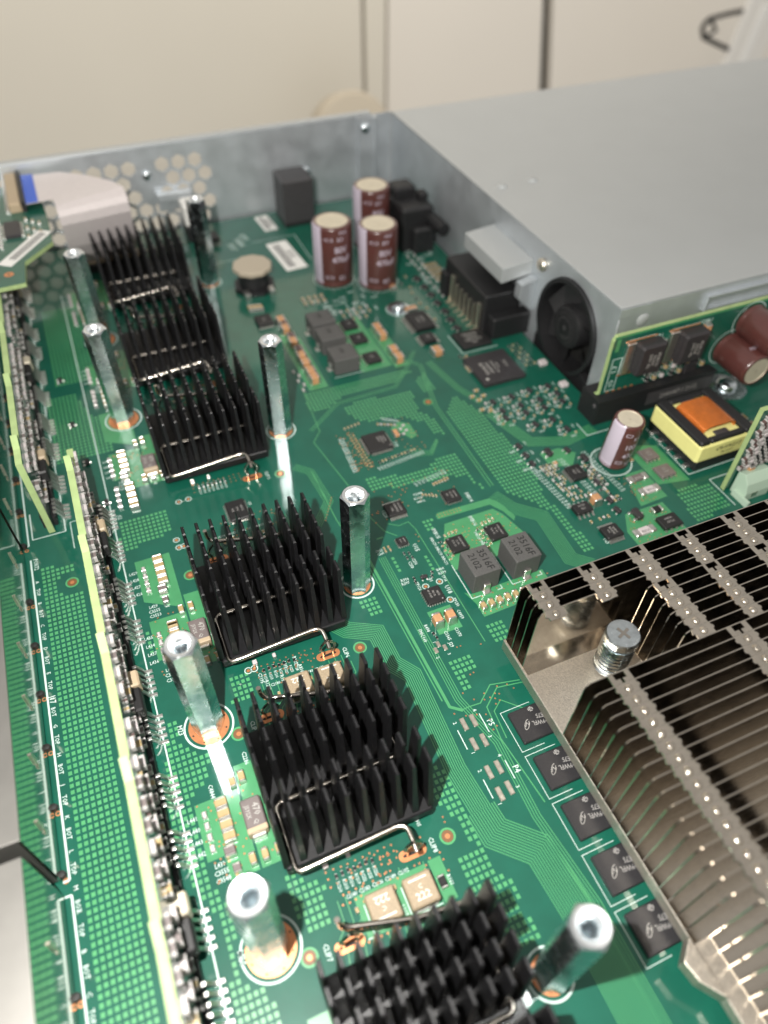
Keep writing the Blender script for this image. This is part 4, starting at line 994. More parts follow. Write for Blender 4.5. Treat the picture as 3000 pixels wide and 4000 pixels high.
# grey moulded power inductors marked 3516F 2102
def power_inductor(label, x, y, w, d, h, marks, group, rot=0.0):
    t = thing('power_inductor', label, 'inductor', (x, y, 0.006), rot, group)
    q = MB(); q.cbox(0, 0, h * 0.40, w, d, h * 0.60, 0.022); q.cbox(0, 0, 0.012, w * 0.985, d * 0.985, h * 0.388, 0.012)
    q.build('body', 'ferrite', t)
    if marks:
        q = MB()
        for (tx, mx, my, s_, r) in marks: letter(q, tx, mx, my, h + 0.003, s_, r, 1.0, 2)
        q.build('marking', 'ferrite_print', t)
    for s_ in (-1, 1):
        q = MB(); q.cbox(0, s_ * (d / 2 + 0.04), 0.0, 0.20, 0.08, h * 0.42, 0.015); q.cbox(0, s_ * (d / 2 + 0.08), 0.0, 0.24, 0.16, 0.04, 0.01)
        q.build('terminal', 'tin', t)
for x, lb in ((3.12, 'left'), (4.36, 'right')):
    power_inductor('grey cube inductor printed 3516F 2102, ' + lb + ' one of the pair', x, -1.04, 0.78, 0.90, 0.76, [('3516F', 0.13, -0.02, 0.29, -90), ('2102', -0.17, 0.02, 0.27, -90)], 'grey cube inductors printed 3516F 2102')
for y, lb in ((11.70, 'farthest back of three'), (10.62, 'middle one of three'), (9.30, 'nearest of three')):
    power_inductor('grey cube inductor of the blurred rear regulator, ' + lb, 3.14, y, 0.90, 0.92, 0.62, [('3R3', 0.1, 0, .2, 0)], 'grey cube inductors of the rear regulator', -PI / 2 if False else PI / 2)
# current sense resistors
for x, y, lb in ((9.49, 0.46, 'farther one of the pair below the leaning capacitor'), (9.52, -0.10, 'nearer one of the pair below the leaning capacitor'), (8.36, -1.42, 'at the rear edge of the fin stack')):
    t = thing('shunt_resistor', 'shunt resistor with wide silver ends, ' + lb, 'resistor', (x, y, 0.006), 0, 'shunt resistors')
    q = MB(); q.cbox(0, 0, 0.0, 0.34, 0.24, 0.10, 0.02); q.build('body', 'grey_cer' if y > 0.2 else 'white_cer', t)
    q = MB(); letter(q, 'R010', 0, -0.05, 0.103, 0.12, 0); q.build('marking', 'mark_light' if y > 0.2 else 'ink', t)
    for s_ in (-1, 1):
        q = MB(); q.cbox(s_ * 0.26, 0, 0.0, 0.20, 0.28, 0.09, 0.03); q.build('terminal', 'tin', t)

# ================================================================== electrolytic capacitors
def curved_text(mb, t, r, ang, z, size, rot90=False):
    v, f = text_geo(t, 2)
    P = []
    for p in v:
        a = ang + p[0] * size * 0.9 / r
        P.append((r * math.cos(a), r * math.sin(a), z + p[1] * size))
    mb.add(P, f)
def radial_cap(label, loc, r, h, stripe, lines, tilt=None, group='brown electrolytic capacitors', txt_ang=260, sw=26, parent=None, plain=False):
    if parent is None:
        t = thing('electrolytic_capacitor', label, 'capacitor', loc, 0, group)
    else:
        t = bpy.data.objects.new('electrolytic_capacitor', None); COL.objects.link(t); t.location = loc; t.parent = parent
    if tilt: t.rotation_euler = tilt
    q = MB(); q.lathe([(0, 0.01), (r * 0.93, 0.01), (r, 0.06), (r, 0.14), (r * 0.965, 0.20), (r * 0.965, 0.24), (r, 0.30), (r, h - 0.10), (r * 0.965, h - 0.03), (r * 0.90, h), (r * 0.80, h - 0.012)], 48)
    q.build('sleeve', 'sleeve', t, smooth=0.7)
    q = MB(); q.lathe([(r * 0.80, h - 0.012), (r * 0.78, h - 0.03), (0.0, h - 0.03)], 48)
    for i in range(3):
        a = i * PI / 3 + 0.4
        q.add([(r * 0.6 * math.cos(a) * s_ + e * 0.02 * math.sin(a), r * 0.6 * math.sin(a) * s_ - e * 0.02 * math.cos(a), h - 0.027) for s_ in (-1, 1) for e in (-1, 1)], [(0, 1, 3, 2)])
    q.build('can_top', 'can_top', t, smooth=0.4)
    a0, a1 = math.radians(stripe - sw), math.radians(stripe + sw)
    q = MB(); q.lathe([(r + 0.004, 0.10), (r * 0.965 + 0.004, 0.20), (r * 0.965 + 0.004, 0.24), (r + 0.004, 0.30), (r + 0.004, h - 0.10), (r * 0.965 + 0.004, h - 0.03), (r * 0.88, h + 0.004)], 14, (0, 0), a0, a1, False)
    if not plain: q.build('polarity_stripe', 'sleeve_print', t, smooth=0.7)
    q = MB()
    if plain: lines = [('50V', 1.0, 0.2, -60)]
    for tx, z, s_, da in lines: curved_text(q, tx, r + 0.006, math.radians(txt_ang + da), z, s_)
    for z in (() if plain else (h * 0.17, h * 0.80)):                      # small outlined boxes
        for dz in (0, 0.09):
            q.lathe([(r + 0.006, z + dz), (r + 0.006, z + dz + 0.018)], 5, (0, 0), math.radians(stripe + sw + 12), math.radians(stripe + sw + 34), False)
        for da in (12, 34):
            q.lathe([(r + 0.006, z), (r + 0.006, z + 0.108)], 1, (0, 0), math.radians(stripe + sw + da - 1), math.radians(stripe + sw + da + 1), False)
    q.build('print', 'sleeve_print', t)
    return t
LN = [('80V', 1.62, 0.36, 12), ('470uF', 1.22, 0.34, 14), ('KY', 2.05, 0.24, 12), ('KY', 0.42, 0.24, 16), ('470uF', 2.32, 0.16, 20)]
radial_cap('brown 80V capacitor, left front one of the three in the triangle', (4.95, 15.15, 0.006), 0.79, 2.52, 190, LN, txt_ang=262)
radial_cap('brown 80V capacitor, right front one of the three in the triangle', (6.55, 14.25, 0.006), 0.79, 2.52, 187, LN, txt_ang=258)
radial_cap('brown 80V capacitor, rear one of the three in the triangle', (7.60, 17.50, 0.006), 0.79, 2.56, 188, LN, txt_ang=258)
LN2 = [('100V', 0.98, 0.27, 8), ('47uF', 0.62, 0.25, 9), ('KY', 1.32, 0.18, 14), ('KY', 0.28, 0.15, 16)]
radial_cap('brown 100V capacitor with lilac stripe leaning beside the transformer', (9.28, 1.45, 0.006), 0.47, 1.78, 190, LN2, (math.radians(3), math.radians(2.0), 0), txt_ang=266, sw=31)

# ================================================================== rear parts
t = thing('round_inductor', 'low round inductor with a beige top left of the three brown capacitors', 'inductor', (1.70, 15.75, 0.006))
q = MB(); q.prism([(0.86 * math.cos(i * PI / 4 + 0.2), 0.86 * math.sin(i * PI / 4 + 0.2)) for i in range(8)], 0.0, 0.18); q.lathe([(0.62, 0.18), (0.60, 0.8), (0.0, 0.8)], 28); q.build('core', 'black_plastic', t, smooth=0.5)
q = MB(); q.lathe([(0.0, 0.80), (0.76, 0.80), (0.80, 0.84), (0.80, 0.98), (0.75, 1.02), (0.0, 1.02)], 10); q.build('top_disc', 'inductor_top', t)
for s_ in (-1, 1):
    q = MB(); q.cbox(s_ * 0.5, -0.75, 0.0, 0.22, 0.4, 0.26, 0.02); q.build('terminal', 'tin', t)
t = thing('relay', 'tall dark grey plastic block standing at the rear wall', 'relay', (4.75, 20.95, 0.006))
q = MB(); q.cbox(0.45, 0.0, 0.02, 1.45, 1.5, 2.0, 0.05); q.build('case', 'grey_plastic', t, bevel=0.02)
q = MB(); q.cbox(0.45, 0.0, 0.0, 1.47, 1.52, 0.2, 0.03); q.build('foot', 'black_plastic', t)
for (x, y, w, d, a, lb) in ((3.74, 20.95, 0.62, 1.5, 4, 'smaller white barcode sticker near the rear wall'), (3.70, 17.75, 0.95, 2.55, 4, 'larger white barcode sticker left of the three brown capacitors')):
    t = thing('barcode_sticker', lb, 'sticker', (x, y, 0.004), math.radians(a))
    q = MB(); q.cbox(0, 0, 0, w, d, 0.018, 0.006); q.build('paper', 'paper', t)
    q = MB()
    for i in range(20):
        yy = -d * 0.42 + d * 0.84 * i / 20
        q.box(-w * 0.30, yy, 0.0185, w * 0.05, yy + d * 0.012 * (1 + i % 3), 0.0195)
    stuff(q.build('barcode', 'ink', t))
    q = MB()
    for i in range(3): letter(q, 'S 2021 0457', w * (0.15 + 0.1 * i), 0, 0.0205, 0.14, 90)
    q.build('print', 'ink', t)
# stack of white and black connector behind the farthest standoff
t = thing('power_jack', 'white and black connector block behind the farthest right standoff', 'connector', (0.55, 21.0, 0.006))
q = MB(); q.cbox(0, 0, 0.7, 0.95, 1.0, 0.85, 0.05); q.build('white_shell', 'paper', t, bevel=0.02)
q = MB(); q.cbox(0, -0.05, 0.0, 1.0, 1.15, 0.7, 0.04); q.build('black_base', 'black_plastic', t, bevel=0.02)
q = MB(); q.lathe([(0.26, 1.553), (0.18, 1.553)], 20, (0, 0)); q.lathe([(0.08, 1.553), (0.0, 1.553)], 14, (0, 0)); q.build('contact', 'grey_plastic', t)
t = thing('washer_screw', 'shiny pan head screw with washer in front of the three brown capacitors', 'screw', (6.5, 12.0, 0.010))
q = MB(); q.lathe([(0.46, 0.0), (0.46, 0.04), (0.2, 0.05), (0.0, 0.05)], 28); q.build('washer', 'zinc', t, smooth=0.5)
screw_head('head', 0.30, t, (0, 0, 0.05))
q = MB(); q.box(-0.2, -0.03, 0.255, 0.2, 0.03, 0.27); q.box(-0.03, -0.2, 0.2555, 0.03, 0.2, 0.2705); q.build('drive_recess', 'rubber', t)
# black power connector with a comb of pins, under the hood
t = thing('power_connector', 'black power connector with a comb of silver pins under the steel hood', 'connector', (9.45, 10.35, 0.004))
q = MB(); q.cbox(0.05, 0.55, 0.0, 1.5, 3.3, 1.55, 0.05); q.build('housing', 'black_plastic', t, bevel=0.02)
q = MB(); q.cbox(0.25, -1.35, 0.0, 1.6, 0.55, 0.85, 0.05); q.build('front_step', 'black_plastic', t, bevel=0.02)
q = MB(); q.cbox(-0.68, 2.0, 0.0, 0.4, 0.5, 1.0, 0.04); q.build('side_lug', 'black_plastic', t)
for i in range(7):
    q = MB(); w_ = 0.10 if i in (0, 6) else 0.05
    q.box(-0.80, -0.8 + i * 0.36 - w_, 0.0, -0.705, -0.8 + i * 0.36 + w_, 1.15 if i in (0, 6) else 0.95); q.box(-1.0, -0.8 + i * 0.36 - w_, 0.0, -0.80, -0.8 + i * 0.36 + w_, 0.06)
    q.build('pin', 'gold_pad', t, bevel=0.01)
# transformer
t = thing('transformer', 'transformer with yellow tape belt, black core and orange winding', 'transformer', (12.28, 1.18, 0.004))
for sx in (-1, 1):
    for i in range(5):
        q = MB(); q.cbox(sx * 1.02, -0.85 + i * 0.42, 0.0, 0.26, 0.16, 0.10, 0.02); q.build('terminal', 'tin', t)
q = MB(); q.cbox(0, 0, 0.06, 2.0, 2.3, 0.34, 0.04); q.build('bobbin', 'black_plastic', t)
q = MB(); q.cbox(0, 0, 0.40, 2.12, 2.28, 0.62, 0.07); q.build('tape_belt', 'yellow_tape', t, bevel=0.012)
q = MB()
q.cbox(-0.86, 0, 1.02, 0.40, 2.20, 0.14, 0.05); q.cbox(0.86, 0, 1.02, 0.40, 2.20, 0.14, 0.05); q.cbox(0, 0.98, 1.02, 1.3, 0.22, 0.12, 0.04); q.cbox(0, -0.98, 1.02, 1.3, 0.22, 0.12, 0.04)
q.build('core', 'black_plastic', t, bevel=0.012)
q = MB(); q.cbox(0, 0.78, 1.02, 0.5, 0.28, 0.06, 0.03); q.cbox(0, -0.78, 1.02, 0.5, 0.28, 0.06, 0.03); q.build('gap_pad', 'grey_plastic', t)
q = MB(); n = 18
for i in range(n):
    y = -0.62 + 1.24 * i / (n - 1)
    q.tube([(-0.62, y, 1.02), (-0.60, y, 1.16), (-0.42, y, 1.25), (0.42, y, 1.25), (0.60, y, 1.16), (0.62, y, 1.02)], 0.037, 6)
q.build('winding', 'winding', t, smooth=1.0)
q = MB(); letter(q, '678-0141211F', 0, 0, 0, 0.20, 0, 0.85); letter(q, 'PH 2111', 0.0, -0.2, 0, 0.16, 0, 0.85)
o = q.build('print', 'ferrite_print', t, loc=(0.1, -1.146, 0.75)); o.rotation_euler = (PI / 2, 0, 0)
# low black socket that holds the upright power card
SK = (9.65, 3.10)
t = thing('card_socket', 'long black socket holding the upright green power card', 'socket', (SK[0], SK[1], 0.004))
q = MB(); q.box(0.0, 0.0, 0.0, 4.75, 0.36, 0.95); q.box(0.0, 0.56, 0.0, 4.75, 0.95, 0.95); q.box(0.0, 0.36, 0.0, 0.32, 0.56, 0.95); q.box(4.4, 0.36, 0.0, 4.75, 0.56, 0.95); q.box(0.32, 0.36, 0.0, 4.4, 0.56, 0.3)
q.build('housing', 'black_plastic', t)
q = MB(); q.box(2.0, -0.012, 0.25, 4.7, -0.002, 0.75); q.build('recess_panel', 'grey_plastic', t)
q = MB(); letter(q, '2040087-1 2112', 0, 0, 0, 0.26, 0, 0.9); o = q.build('print', 'mark', t, loc=(3.3, -0.016, 0.5)); o.rotation_euler = (PI2, 0, 0)
q = MB(); q.lathe([(0.09, 0), (0.07, 0.03), (0, 0.04)], 12); o = q.build('peg', 'grey_plastic', t, smooth=1, loc=(-0.0, 0.2, 0.68)); o.rotation_euler = (0, -PI2, 0)
# upright power card in front of the steel box
PCY = SK[1] + 0.46
pc = thing('power_card', 'upright green power card in front of the steel box, with two big transistors', 'circuit board', (9.92, PCY, 0.35))
q = MB(); ol = [(0.0, 0.0), (7.5, 0.0), (7.5, 2.78), (0.10, 2.78), (0.0, 2.62), (0.0, 0.62), (-0.12, 0.62), (-0.12, 0.0)]
q.prism_y([(x, z) for x, z in ol], -0.075, 0.075)
q.build('substrate', 'fr4_edge', pc)
q = MB(); q.face([(x, -0.0775, z) for x, z in ol]); q.build('solder_mask', 'mask', pc)
q = MB(); q.prism_y([(0.12, 2.66), (0.26, 2.66), (0.26, 2.2), (0.12, 2.2)], -0.083, -0.080); q.face([(0.0, -0.081, 2.70), (7.5, -0.081, 2.70), (7.5, -0.081, 2.776), (0.0, -0.081, 2.776)]); stuff(q.build('copper_edge', 'mask_pour', pc))
def on_card(mbb, name, m, x, z, dy=-0.082):             # drawn flat in x,y then stood up on the card's face
    o_ = mbb.build(name, m, pc, loc=(x, dy, z)); o_.rotation_euler = (PI2, 0, 0); return o_
for i, x in enumerate((0.95, 2.62)):
    q = MB(); q.mi(0).cbox(0.30, 0, 0.0, 0.98, 1.12, 0.42, 0.07); q.mi(1).cbox(-0.36, 0, 0.0, 0.34, 1.16, 0.10, 0.02); q.mi(1).cbox(0.92, 0.3, 0.0, 0.3, 0.14, 0.08, 0.02); q.cbox(0.92, -0.3, 0.0, 0.3, 0.14, 0.08, 0.02)
    o = on_card(q, 'power_transistor', ['epoxy_grey', 'tin'], x + 0.1, 1.86)
    q = MB()
    for k_, tx in enumerate(('FDB110', 'N15A', '2051 KL')): letter(q, tx, 0.52 - 0.16 * k_, -0.02, 0.424, 0.16, -90)
    k2 = q.build('marking', 'mark_light', o)
    q = MB(); q.box(-0.58, -0.66, 0.0, 0.2, -0.60, 0.006); q.box(-0.58, 0.60, 0.0, 0.62, 0.66, 0.006)
    on_card(q, 'solder_pad', 'copper', x + 0.1, 1.86)
q = MB()
for x, z, tx, s_, r in ((1.75, 2.42, 'CR1', .18, 0), (3.6, 2.52, 'C188-1', .16, 0), (0.32, 1.5, '1.7', .26, 90), (0.32, 0.95, '(C)', .2, 90), (2.05, 0.85, 'C118', .16, 0), (2.4, 1.05, 'R46', .16, 0), (2.75, 0.9, 'U12', .16, 0), (0.35, 0.42, 'A44', .14, 90), (0.85, 0.5, 'A51', .14, 90), (3.7, 1.5, 'C64', .16, 0), (5.2, 2.5, 'C3', .2, 0)): letter(q, tx, x, z, 0.0, s_, r)
for a in (((0.16, 0.68), (0.5, 0.68), (0.5, 1.92), (0.16, 1.92), (0.16, 0.68)), ((0.58, 1.22), (0.58, 2.52), (1.6, 2.52)), ((2.26, 1.22), (2.26, 2.52), (3.3, 2.52))): ribbon(q, list(a), 0.025, 0.0)
stuff(on_card(q, 'silkscreen', 'silk', 0, 0, -0.083))
q = MB()
for i in range(30): q.box(0.1 + (i % 5) * 0.24, 0.05 + (i // 5) * 0.105, 0, 0.22 + (i % 5) * 0.24, 0.11 + (i // 5) * 0.105, 0.004)
stuff(on_card(q, 'gold_fingers', 'copper', 0.12, 0.02))
for i in range(22):
    x, z = 1.75 + (i % 8) * 0.32 + rnd.random() * 0.1, 0.42 + (i // 8) * 0.30 + rnd.random() * 0.06
    kind = ('tan', 'white_cer', 'res_black')[i % 3]
    o = passive(kind, 0, 0, 0.2, 0.12, 0.1, 'y', None, pc); o.location = (x, -0.082, z); o.rotation_euler = (PI2, 0, 0)
for x, z in ((1.85, 2.15), (1.9, 1.75), (3.62, 2.3), (3.6, 1.8)):
    o = passive('orange_cer', 0, 0, 0.3, 0.22, 0.18, 'y', None, pc); o.location = (x, -0.082, z); o.rotation_euler = (PI2, 0, 0)
q = MB(); q.cbox(0, 0, 0, 0.5, 0.5, 0.12, 0.02); on_card(q, 'small_chip', 'epoxy_grey', 3.55, 0.75)
for x, z, r in ((4.95, 1.18, 0.58), (5.50, 2.12, 0.58)):
    c_ = radial_cap('', (x, -0.085, z), r, 1.5, 80, [('50V', 0.8, 0.25, 0), ('220uF', 0.45, 0.2, 0)], (PI2, 0, 0), parent=pc, txt_ang=150, plain=True)
    q = MB(); q.annulus(0, 0, 0, r + 0.05, r + 0.08, 32); on_card(q, 'outline_ring', 'silk', x, z, -0.084)
t = thing('mounting_screw', 'screw on a wide bright washer under the brown capacitors of the power card', 'screw', (15.15, 3.05, 0.010))
q = MB(); q.lathe([(0.72, 0.0), (0.72, 0.05), (0.62, 0.06), (0.3, 0.07), (0, 0.07)], 32); q.build('washer', 'zinc', t, smooth=0.5)
screw_head('head', 0.36, t, (0, 0, 0.07))
# upright card at the right edge with its pale green header
rc = thing('edge_card', 'upright card at the right edge showing its pale yellow edge', 'circuit board', (11.64, -0.90, 0.004))
q = MB(); q.box(0.0, -0.075, 0.0, 6.0, 0.075, 3.12); q.build('substrate', 'fr4_edge', rc)
q = MB(); q.face([(0.004, -0.0775, 0.0), (6, -0.0775, 0.0), (6, -0.0775, 3.12), (0.004, -0.0775, 3.12)]); q.build('solder_mask', 'mask', rc)
for i in range(84):
    x, z = 0.16 + (i % 7) * 0.21 + (0.1 if (i // 7) % 2 else 0), 0.95 + (i // 7) * 0.175
    o = riser_part(('brown_cer', 'res_black', 'white_cer', 'grey_cer', 'res_black')[(i * 7 + i // 7) % 5], 0.17, 0.11, 0.11, rc); o.location = (x, -0.08, z); o.rotation_euler = (0.5 if i % 3 else 0.0, 0, -PI2)
o = passive('orange_cer', 0, 0, 0.3, 0.2, 0.18, 'y', None, rc); o.location = (0.55, -0.08, 0.82); o.rotation_euler = (PI2, 0, 0)
t = thing('pale_header', 'pale green plastic header block at the foot of the right edge card', 'header', (12.15, -1.32, 0.004))
q = MB(); q.prism_x([(-0.25, 0), (0.3, 0), (0.3, 0.78), (0.05, 0.86), (-0.16, 0.60), (-0.25, 0.30)], -0.32, 0.62); q.build('block', 'pale_green_plastic', t, bevel=0.02)
q = MB(); q.box(-0.09, -0.263, 0.12, 0.13, -0.253, 0.30); q.build('window', 'gold_pad', t)
q = MB(); q.box(-0.42, -0.5, 0, -0.32, 0.15, 0.22); q.build('foot', 'pale_green_plastic', t, bevel=0.01)

# ================================================================== upright riser cards at the left
def riser(label, x, y0, y1, y_first, foot_y):
    """card in the y,z plane; stepped upper edge with a small tooth every 2.9"""
    t = thing('riser_card', label, 'circuit board', (x, 0, 0), 0, 'upright riser cards on the left')
    prof = [(y0, 0.05), (y1, 0.05)]
    top = 2.72; pts = []
    y = y_first
    pts.append((y1, 2.25 if y1 < 10 else top)); 
    if y1 < 10: pts += [(y_first + 0.02, 2.25)]
    while y > y0 + 0.5:
        pts += [(y, top + (0.0 if y == y_first and y1 < 10 else 0.0)), (y - 0.005, top + 0.20), (y - 0.42, top + 0.03)]
        y -= 2.9
    pts.append((y0, top))
    prof += pts
    q = MB(); q.prism_x(prof, -0.085, 0.085); q.build('substrate', 'fr4_edge', t)
    q = MB()
    for sx in (-0.0875, 0.0875): q.face([(sx, a, b - (0.01 if b > 1 else 0)) for a, b in prof])
    q.build('solder_mask', 'mask', t)
    L = y1 - y0
    # black socket along the foot with rows of curved leads
    q = MB(); q.box(-0.20, y0 + 0.3, 0.0, -0.095, y1 - 0.3, 0.45); q.box(0.095, y0 + 0.3, 0.0, 0.20, y1 - 0.3, 0.33); q.build('socket', 'black_plastic', t)
    lead = MB(); lead.prism_y([(0.16, 0.40), (0.26, 0.40), (0.36, 0.20), (0.40, 0.05), (0.56, 0.03), (0.56, 0.0), (0.37, 0.0), (0.31, 0.17), (0.22, 0.34), (0.16, 0.34)], -0.038, 0.038)
    lme = lead.mesh('lead', 'tin', bevel=0.008)
    y = y1 - 0.5; g = 0
    while y > y0 + 0.4:
        for i in range(5):
            yy = y - i * 0.17
            if yy > y0 + 0.3: put('lead', lme, t, (0, yy, 0))
        y -= 1.28 + 0.3 * (g % 2); g += 1
    # components on the visible face
    rr = random.Random(int(abs(x) * 100))
    for z, pit, l, w, h_, kinds, fill in ((2.30, 0.42, 0.26, 0.13, 0.07, ('white_cer', 'grey_cer', 'white_cer'), 0.9), (1.95, 0.21, 0.12, 0.07, 0.05, ('res_black', 'brown_cer', 'tan'), 0.8),
                                         (1.62, 0.42, 0.28, 0.14, 0.10, ('grey_cer', 'white_cer', 'tan'), 0.75), (1.22, 0.21, 0.13, 0.08, 0.05, ('res_black', 'grey_cer', 'brown_cer'), 0.7), (0.80, 0.32, 0.20, 0.12, 0.09, ('grey_cer', 'tan', 'res_black'), 0.65)):
        y = y1 - 0.35 - rr.random() * 0.2
        while y > y0 + 0.3:
            if rr.random() < fill:
                o = riser_part(kinds[rr.randrange(3)], l, w, h_, t)
                o.location = (0.090, y, z + rr.uniform(-0.02, 0.02))
            y -= pit
    y = y1 - 2.0
    while y > y0 + 1.0:
        o = MB(); o.cbox(0, 0, 0, 0.42, 0.42, 0.26, 0.04)
        k_ = o.build('connector_block', ('can_top', 'beige_plastic')[int(y * 3) % 2], t, loc=(0.09, y, 0.95)); k_.rotation_euler = (0, PI2, 0)
        o = MB(); o.cbox(0, 0, 0, 0.40, 0.60, 0.24, 0.04)
        k_ = o.build('driver_chip', 'epoxy', t, loc=(0.09, y - 0.55, 0.95)); k_.rotation_euler = (0, PI2, 0)
        y -= 5.0
    return t
riser('long green riser card with a yellow edge, nearer the camera on the left', -6.15, -16.0, 5.70, 4.65, 0)
riser('green riser card with a yellow edge in the upper left corner, partly out of frame', -7.35, 5.0, 19.2, 17.55 + 0.05, 0)

# ================================================================== shiny port cages at the left edge
def cage(label, y0, y1):
    CX, CT = -8.15, 2.42
    t = thing('port_cage', label, 'port cage', (CX, y0, 0), 0, 'port cages along the left edge')
    L = y1 - y0
    q = MB(); q.box(-0.05, 0, 0.10, 0.0, L, CT - 0.03); q.build('side_wall', 'cage', t)
    q = MB(); q.box(-6.5, 0, CT - 0.03, 0.0, L, CT); q.build('top_wall', 'cage_top', t, bevel=0.01)
    q = MB(); q.box(-6.5, -0.0, 0.10, -0.05, 0.05, CT - 0.035); q.build('end_wall', 'cage_top', t)
    q = MB(); q.box(-6.5, L - 0.05, 0.10, -0.05, L, CT - 0.035); q.build('end_wall', 'cage_top', t)
    n = int(L / 1.44)
    for i in range(n + 1):
        y = 0.72 + 1.44 * i
        if y > L - 0.3: break
        q = MB(); q.prism_x([(y - 0.03, 1.02), (y + 0.09, 1.02), (y + 0.05, 1.40), (y - 0.0, 1.40)], 0.004, 0.035); q.build('spring_finger', 'gold_pad', t)
        q = MB(); q.prism_x([(y - 0.04, 0.82), (y + 0.04, 0.82), (y + 0.04, 0.94), (y - 0.04, 0.94)], 0.004, 0.025); q.build('latch_tab', 'gold_pad', t)
        q = MB(); q.lathe([(0.0, 0.17), (0.07, 0.15), (0.085, 0.06), (0.06, 0.0)], 10); q.build('foot_pin', 'rubber', t, smooth=1, loc=(0.02, y - 0.62, 0.004))
        q = MB(); q.lathe([(0.06, 0.012), (0.03, 0.012)], 12); q.build('foot_pad', 'copper', t, loc=(0.06, y - 0.74, 0.0))
    return t
cage('shiny metal port cage at the lower left corner', -15.5, -4.92)
cage('shiny metal port cage on the left edge beside the long riser card', -4.62, 4.38)
cage('shadowed metal port cage in the upper left beside the rear riser card', 4.62, 13.6)

# ================================================================== small raised board with ribbon cable, upper left
mz = thing('raised_board', 'small green raised board with barcode sticker in the upper left corner', 'circuit board', (0, 0, 3.05))
q = MB(); mp = [(-10.5, 13.4), (-6.38, 13.65), (-6.29, 15.09), (-5.26, 16.25), (-5.25, 18.6), (-5.4, 21.6), (-10.5, 21.6)]
q.prism(mp, -0.15, -0.004); q.build('substrate', 'fr4_edge', mz)
q = MB(); poly(q, mp, 0.0); q.build('solder_mask', 'mask', mz)
q = MB(); q.cbox(0, 0, 0.004, 0.56, 1.15, 0.14, 0.03); q.build('chip', 'epoxy_grey', mz, loc=(-6.50, 17.55, 0))
q = MB()
for i in range(6):
    for s_ in (-1, 1): q.box(s_ * 0.30 - 0.07, -0.5 + i * 0.19, 0.002, s_ * 0.30 + 0.07, -0.42 + i * 0.19, 0.05)
stuff(q.build('pins', 'tin', mz, loc=(-6.50, 17.55, 0)))
for i in range(7): passive('tan', -6.0 + (i % 3) * 0.22, 18.3 - i * 0.24, 0.16, 0.1, 0.08, 'y', None, mz)
for i in range(6): passive('white_cer', -6.95, 18.4 - i * 0.4, 0.16, 0.1, 0.08, 'y', None, mz)
q = MB(); q.annulus(0, 0, 0.004, 0.05, 0.16, 20); q.build('hole_ring', 'copper', mz, loc=(-6.85, 14.4, 0))
q = MB(); q.cbox(0, 0, 0.004, 0.46, 3.0, 0.34, 0.05); q.build('ribbon_socket', 'beige_plastic', mz, loc=(-6.25, 20.55, 0), bevel=0.01)
q = MB(); q.cbox(0, 0, 0.004, 0.16, 3.1, 0.38, 0.03); q.build('socket_latch', 'black_plastic', mz, loc=(-5.94, 20.55, 0))
q = MB()
for i in range(24): q.box(-6.62, 19.15 + i * 0.12, 0.002, -6.49, 19.21 + i * 0.12, 0.06)
stuff(q.build('socket_pins', 'tin', mz))
t = thing('raised_board_sticker', 'white barcode sticker lying askew on the small raised board', 'sticker', (-6.18, 16.1, 3.056), math.radians(54))
q = MB(); q.cbox(0, 0, 0, 2.6, 0.52, 0.02, 0.006); q.build('paper', 'paper', t)
q = MB()
for i in range(34): q.box(-0.9 + i * 0.06, -0.16, 0.0205, -0.9 + i * 0.06 + 0.016 * (1 + (i * 7) % 3), 0.12, 0.0215)
stuff(q.build('barcode', 'ink', t))
# flat ribbon: runs right from the socket, folds and drops to the main board
t = thing('ribbon_cable', 'flat pinkish white ribbon cable with blue tab folding down behind the rearmost cooler', 'ribbon cable', (0, 0, 0))
q = MB()
def sheet(mbb, rows, th=0.03):
    n = len(rows)
    for i in range(n - 1):
        (a, b), (c, d) = rows[i], rows[i + 1]
        mbb.add([a, b, d, c, (a[0], a[1], a[2] - th), (b[0], b[1], b[2] - th), (d[0], d[1], d[2] - th), (c[0], c[1], c[2] - th)], [(0, 1, 2, 3), (7, 6, 5, 4), (0, 4, 5, 1), (3, 2, 6, 7), (0, 3, 7, 4), (1, 5, 6, 2)])
sheet(q, [((-5.85, 19.10, 3.30), (-5.85, 21.75, 3.30)), ((-5.45, 19.08, 3.32), (-5.45, 21.65, 3.32)), ((-4.9, 19.05, 3.36), (-4.4, 21.5, 3.36))])
q.build('flat_run', 'ffc', t)
q = MB(); sheet(q, [((-5.84, 19.08, 3.335), (-5.84, 21.77, 3.335)), ((-5.40, 19.06, 3.352), (-5.40, 21.66, 3.352))], 0.02); q.build('blue_tab', 'ffc_blue', t)
q = MB()
rows = []
P0, P1 = Vector((-4.9, 19.05, 3.36)), Vector((-4.4, 21.5, 3.36))
A = [((-4.9, 19.05, 3.36), (-4.4, 21.5, 3.36)), ((-4.86, 18.8, 3.40), (-3.4, 20.6, 3.42)), ((-4.84, 18.5, 3.42), (-2.6, 19.7, 3.44)), ((-4.83, 18.25, 3.40), (-2.25, 19.0, 3.44)), ((-4.83, 18.0, 3.30), (-2.22, 18.45, 3.34)), ((-4.83, 17.92, 3.12), (-2.22, 18.25, 3.14)), ((-4.84, 17.95, 2.8), (-2.22, 18.27, 2.8)), ((-4.86, 18.6, 1.6), (-2.24, 18.9, 1.6)), ((-4.88, 19.3, 0.75), (-2.26, 19.55, 0.75)), ((-4.88, 19.5, 0.35), (-2.26, 19.75, 0.35))]
sheet(q, A); q.build('folded_run', 'ffc', t, smooth=0.7)
t = thing('ribbon_socket', 'beige ribbon socket on the main board behind the rearmost cooler', 'socket', (-3.57, 19.68, 0.004))
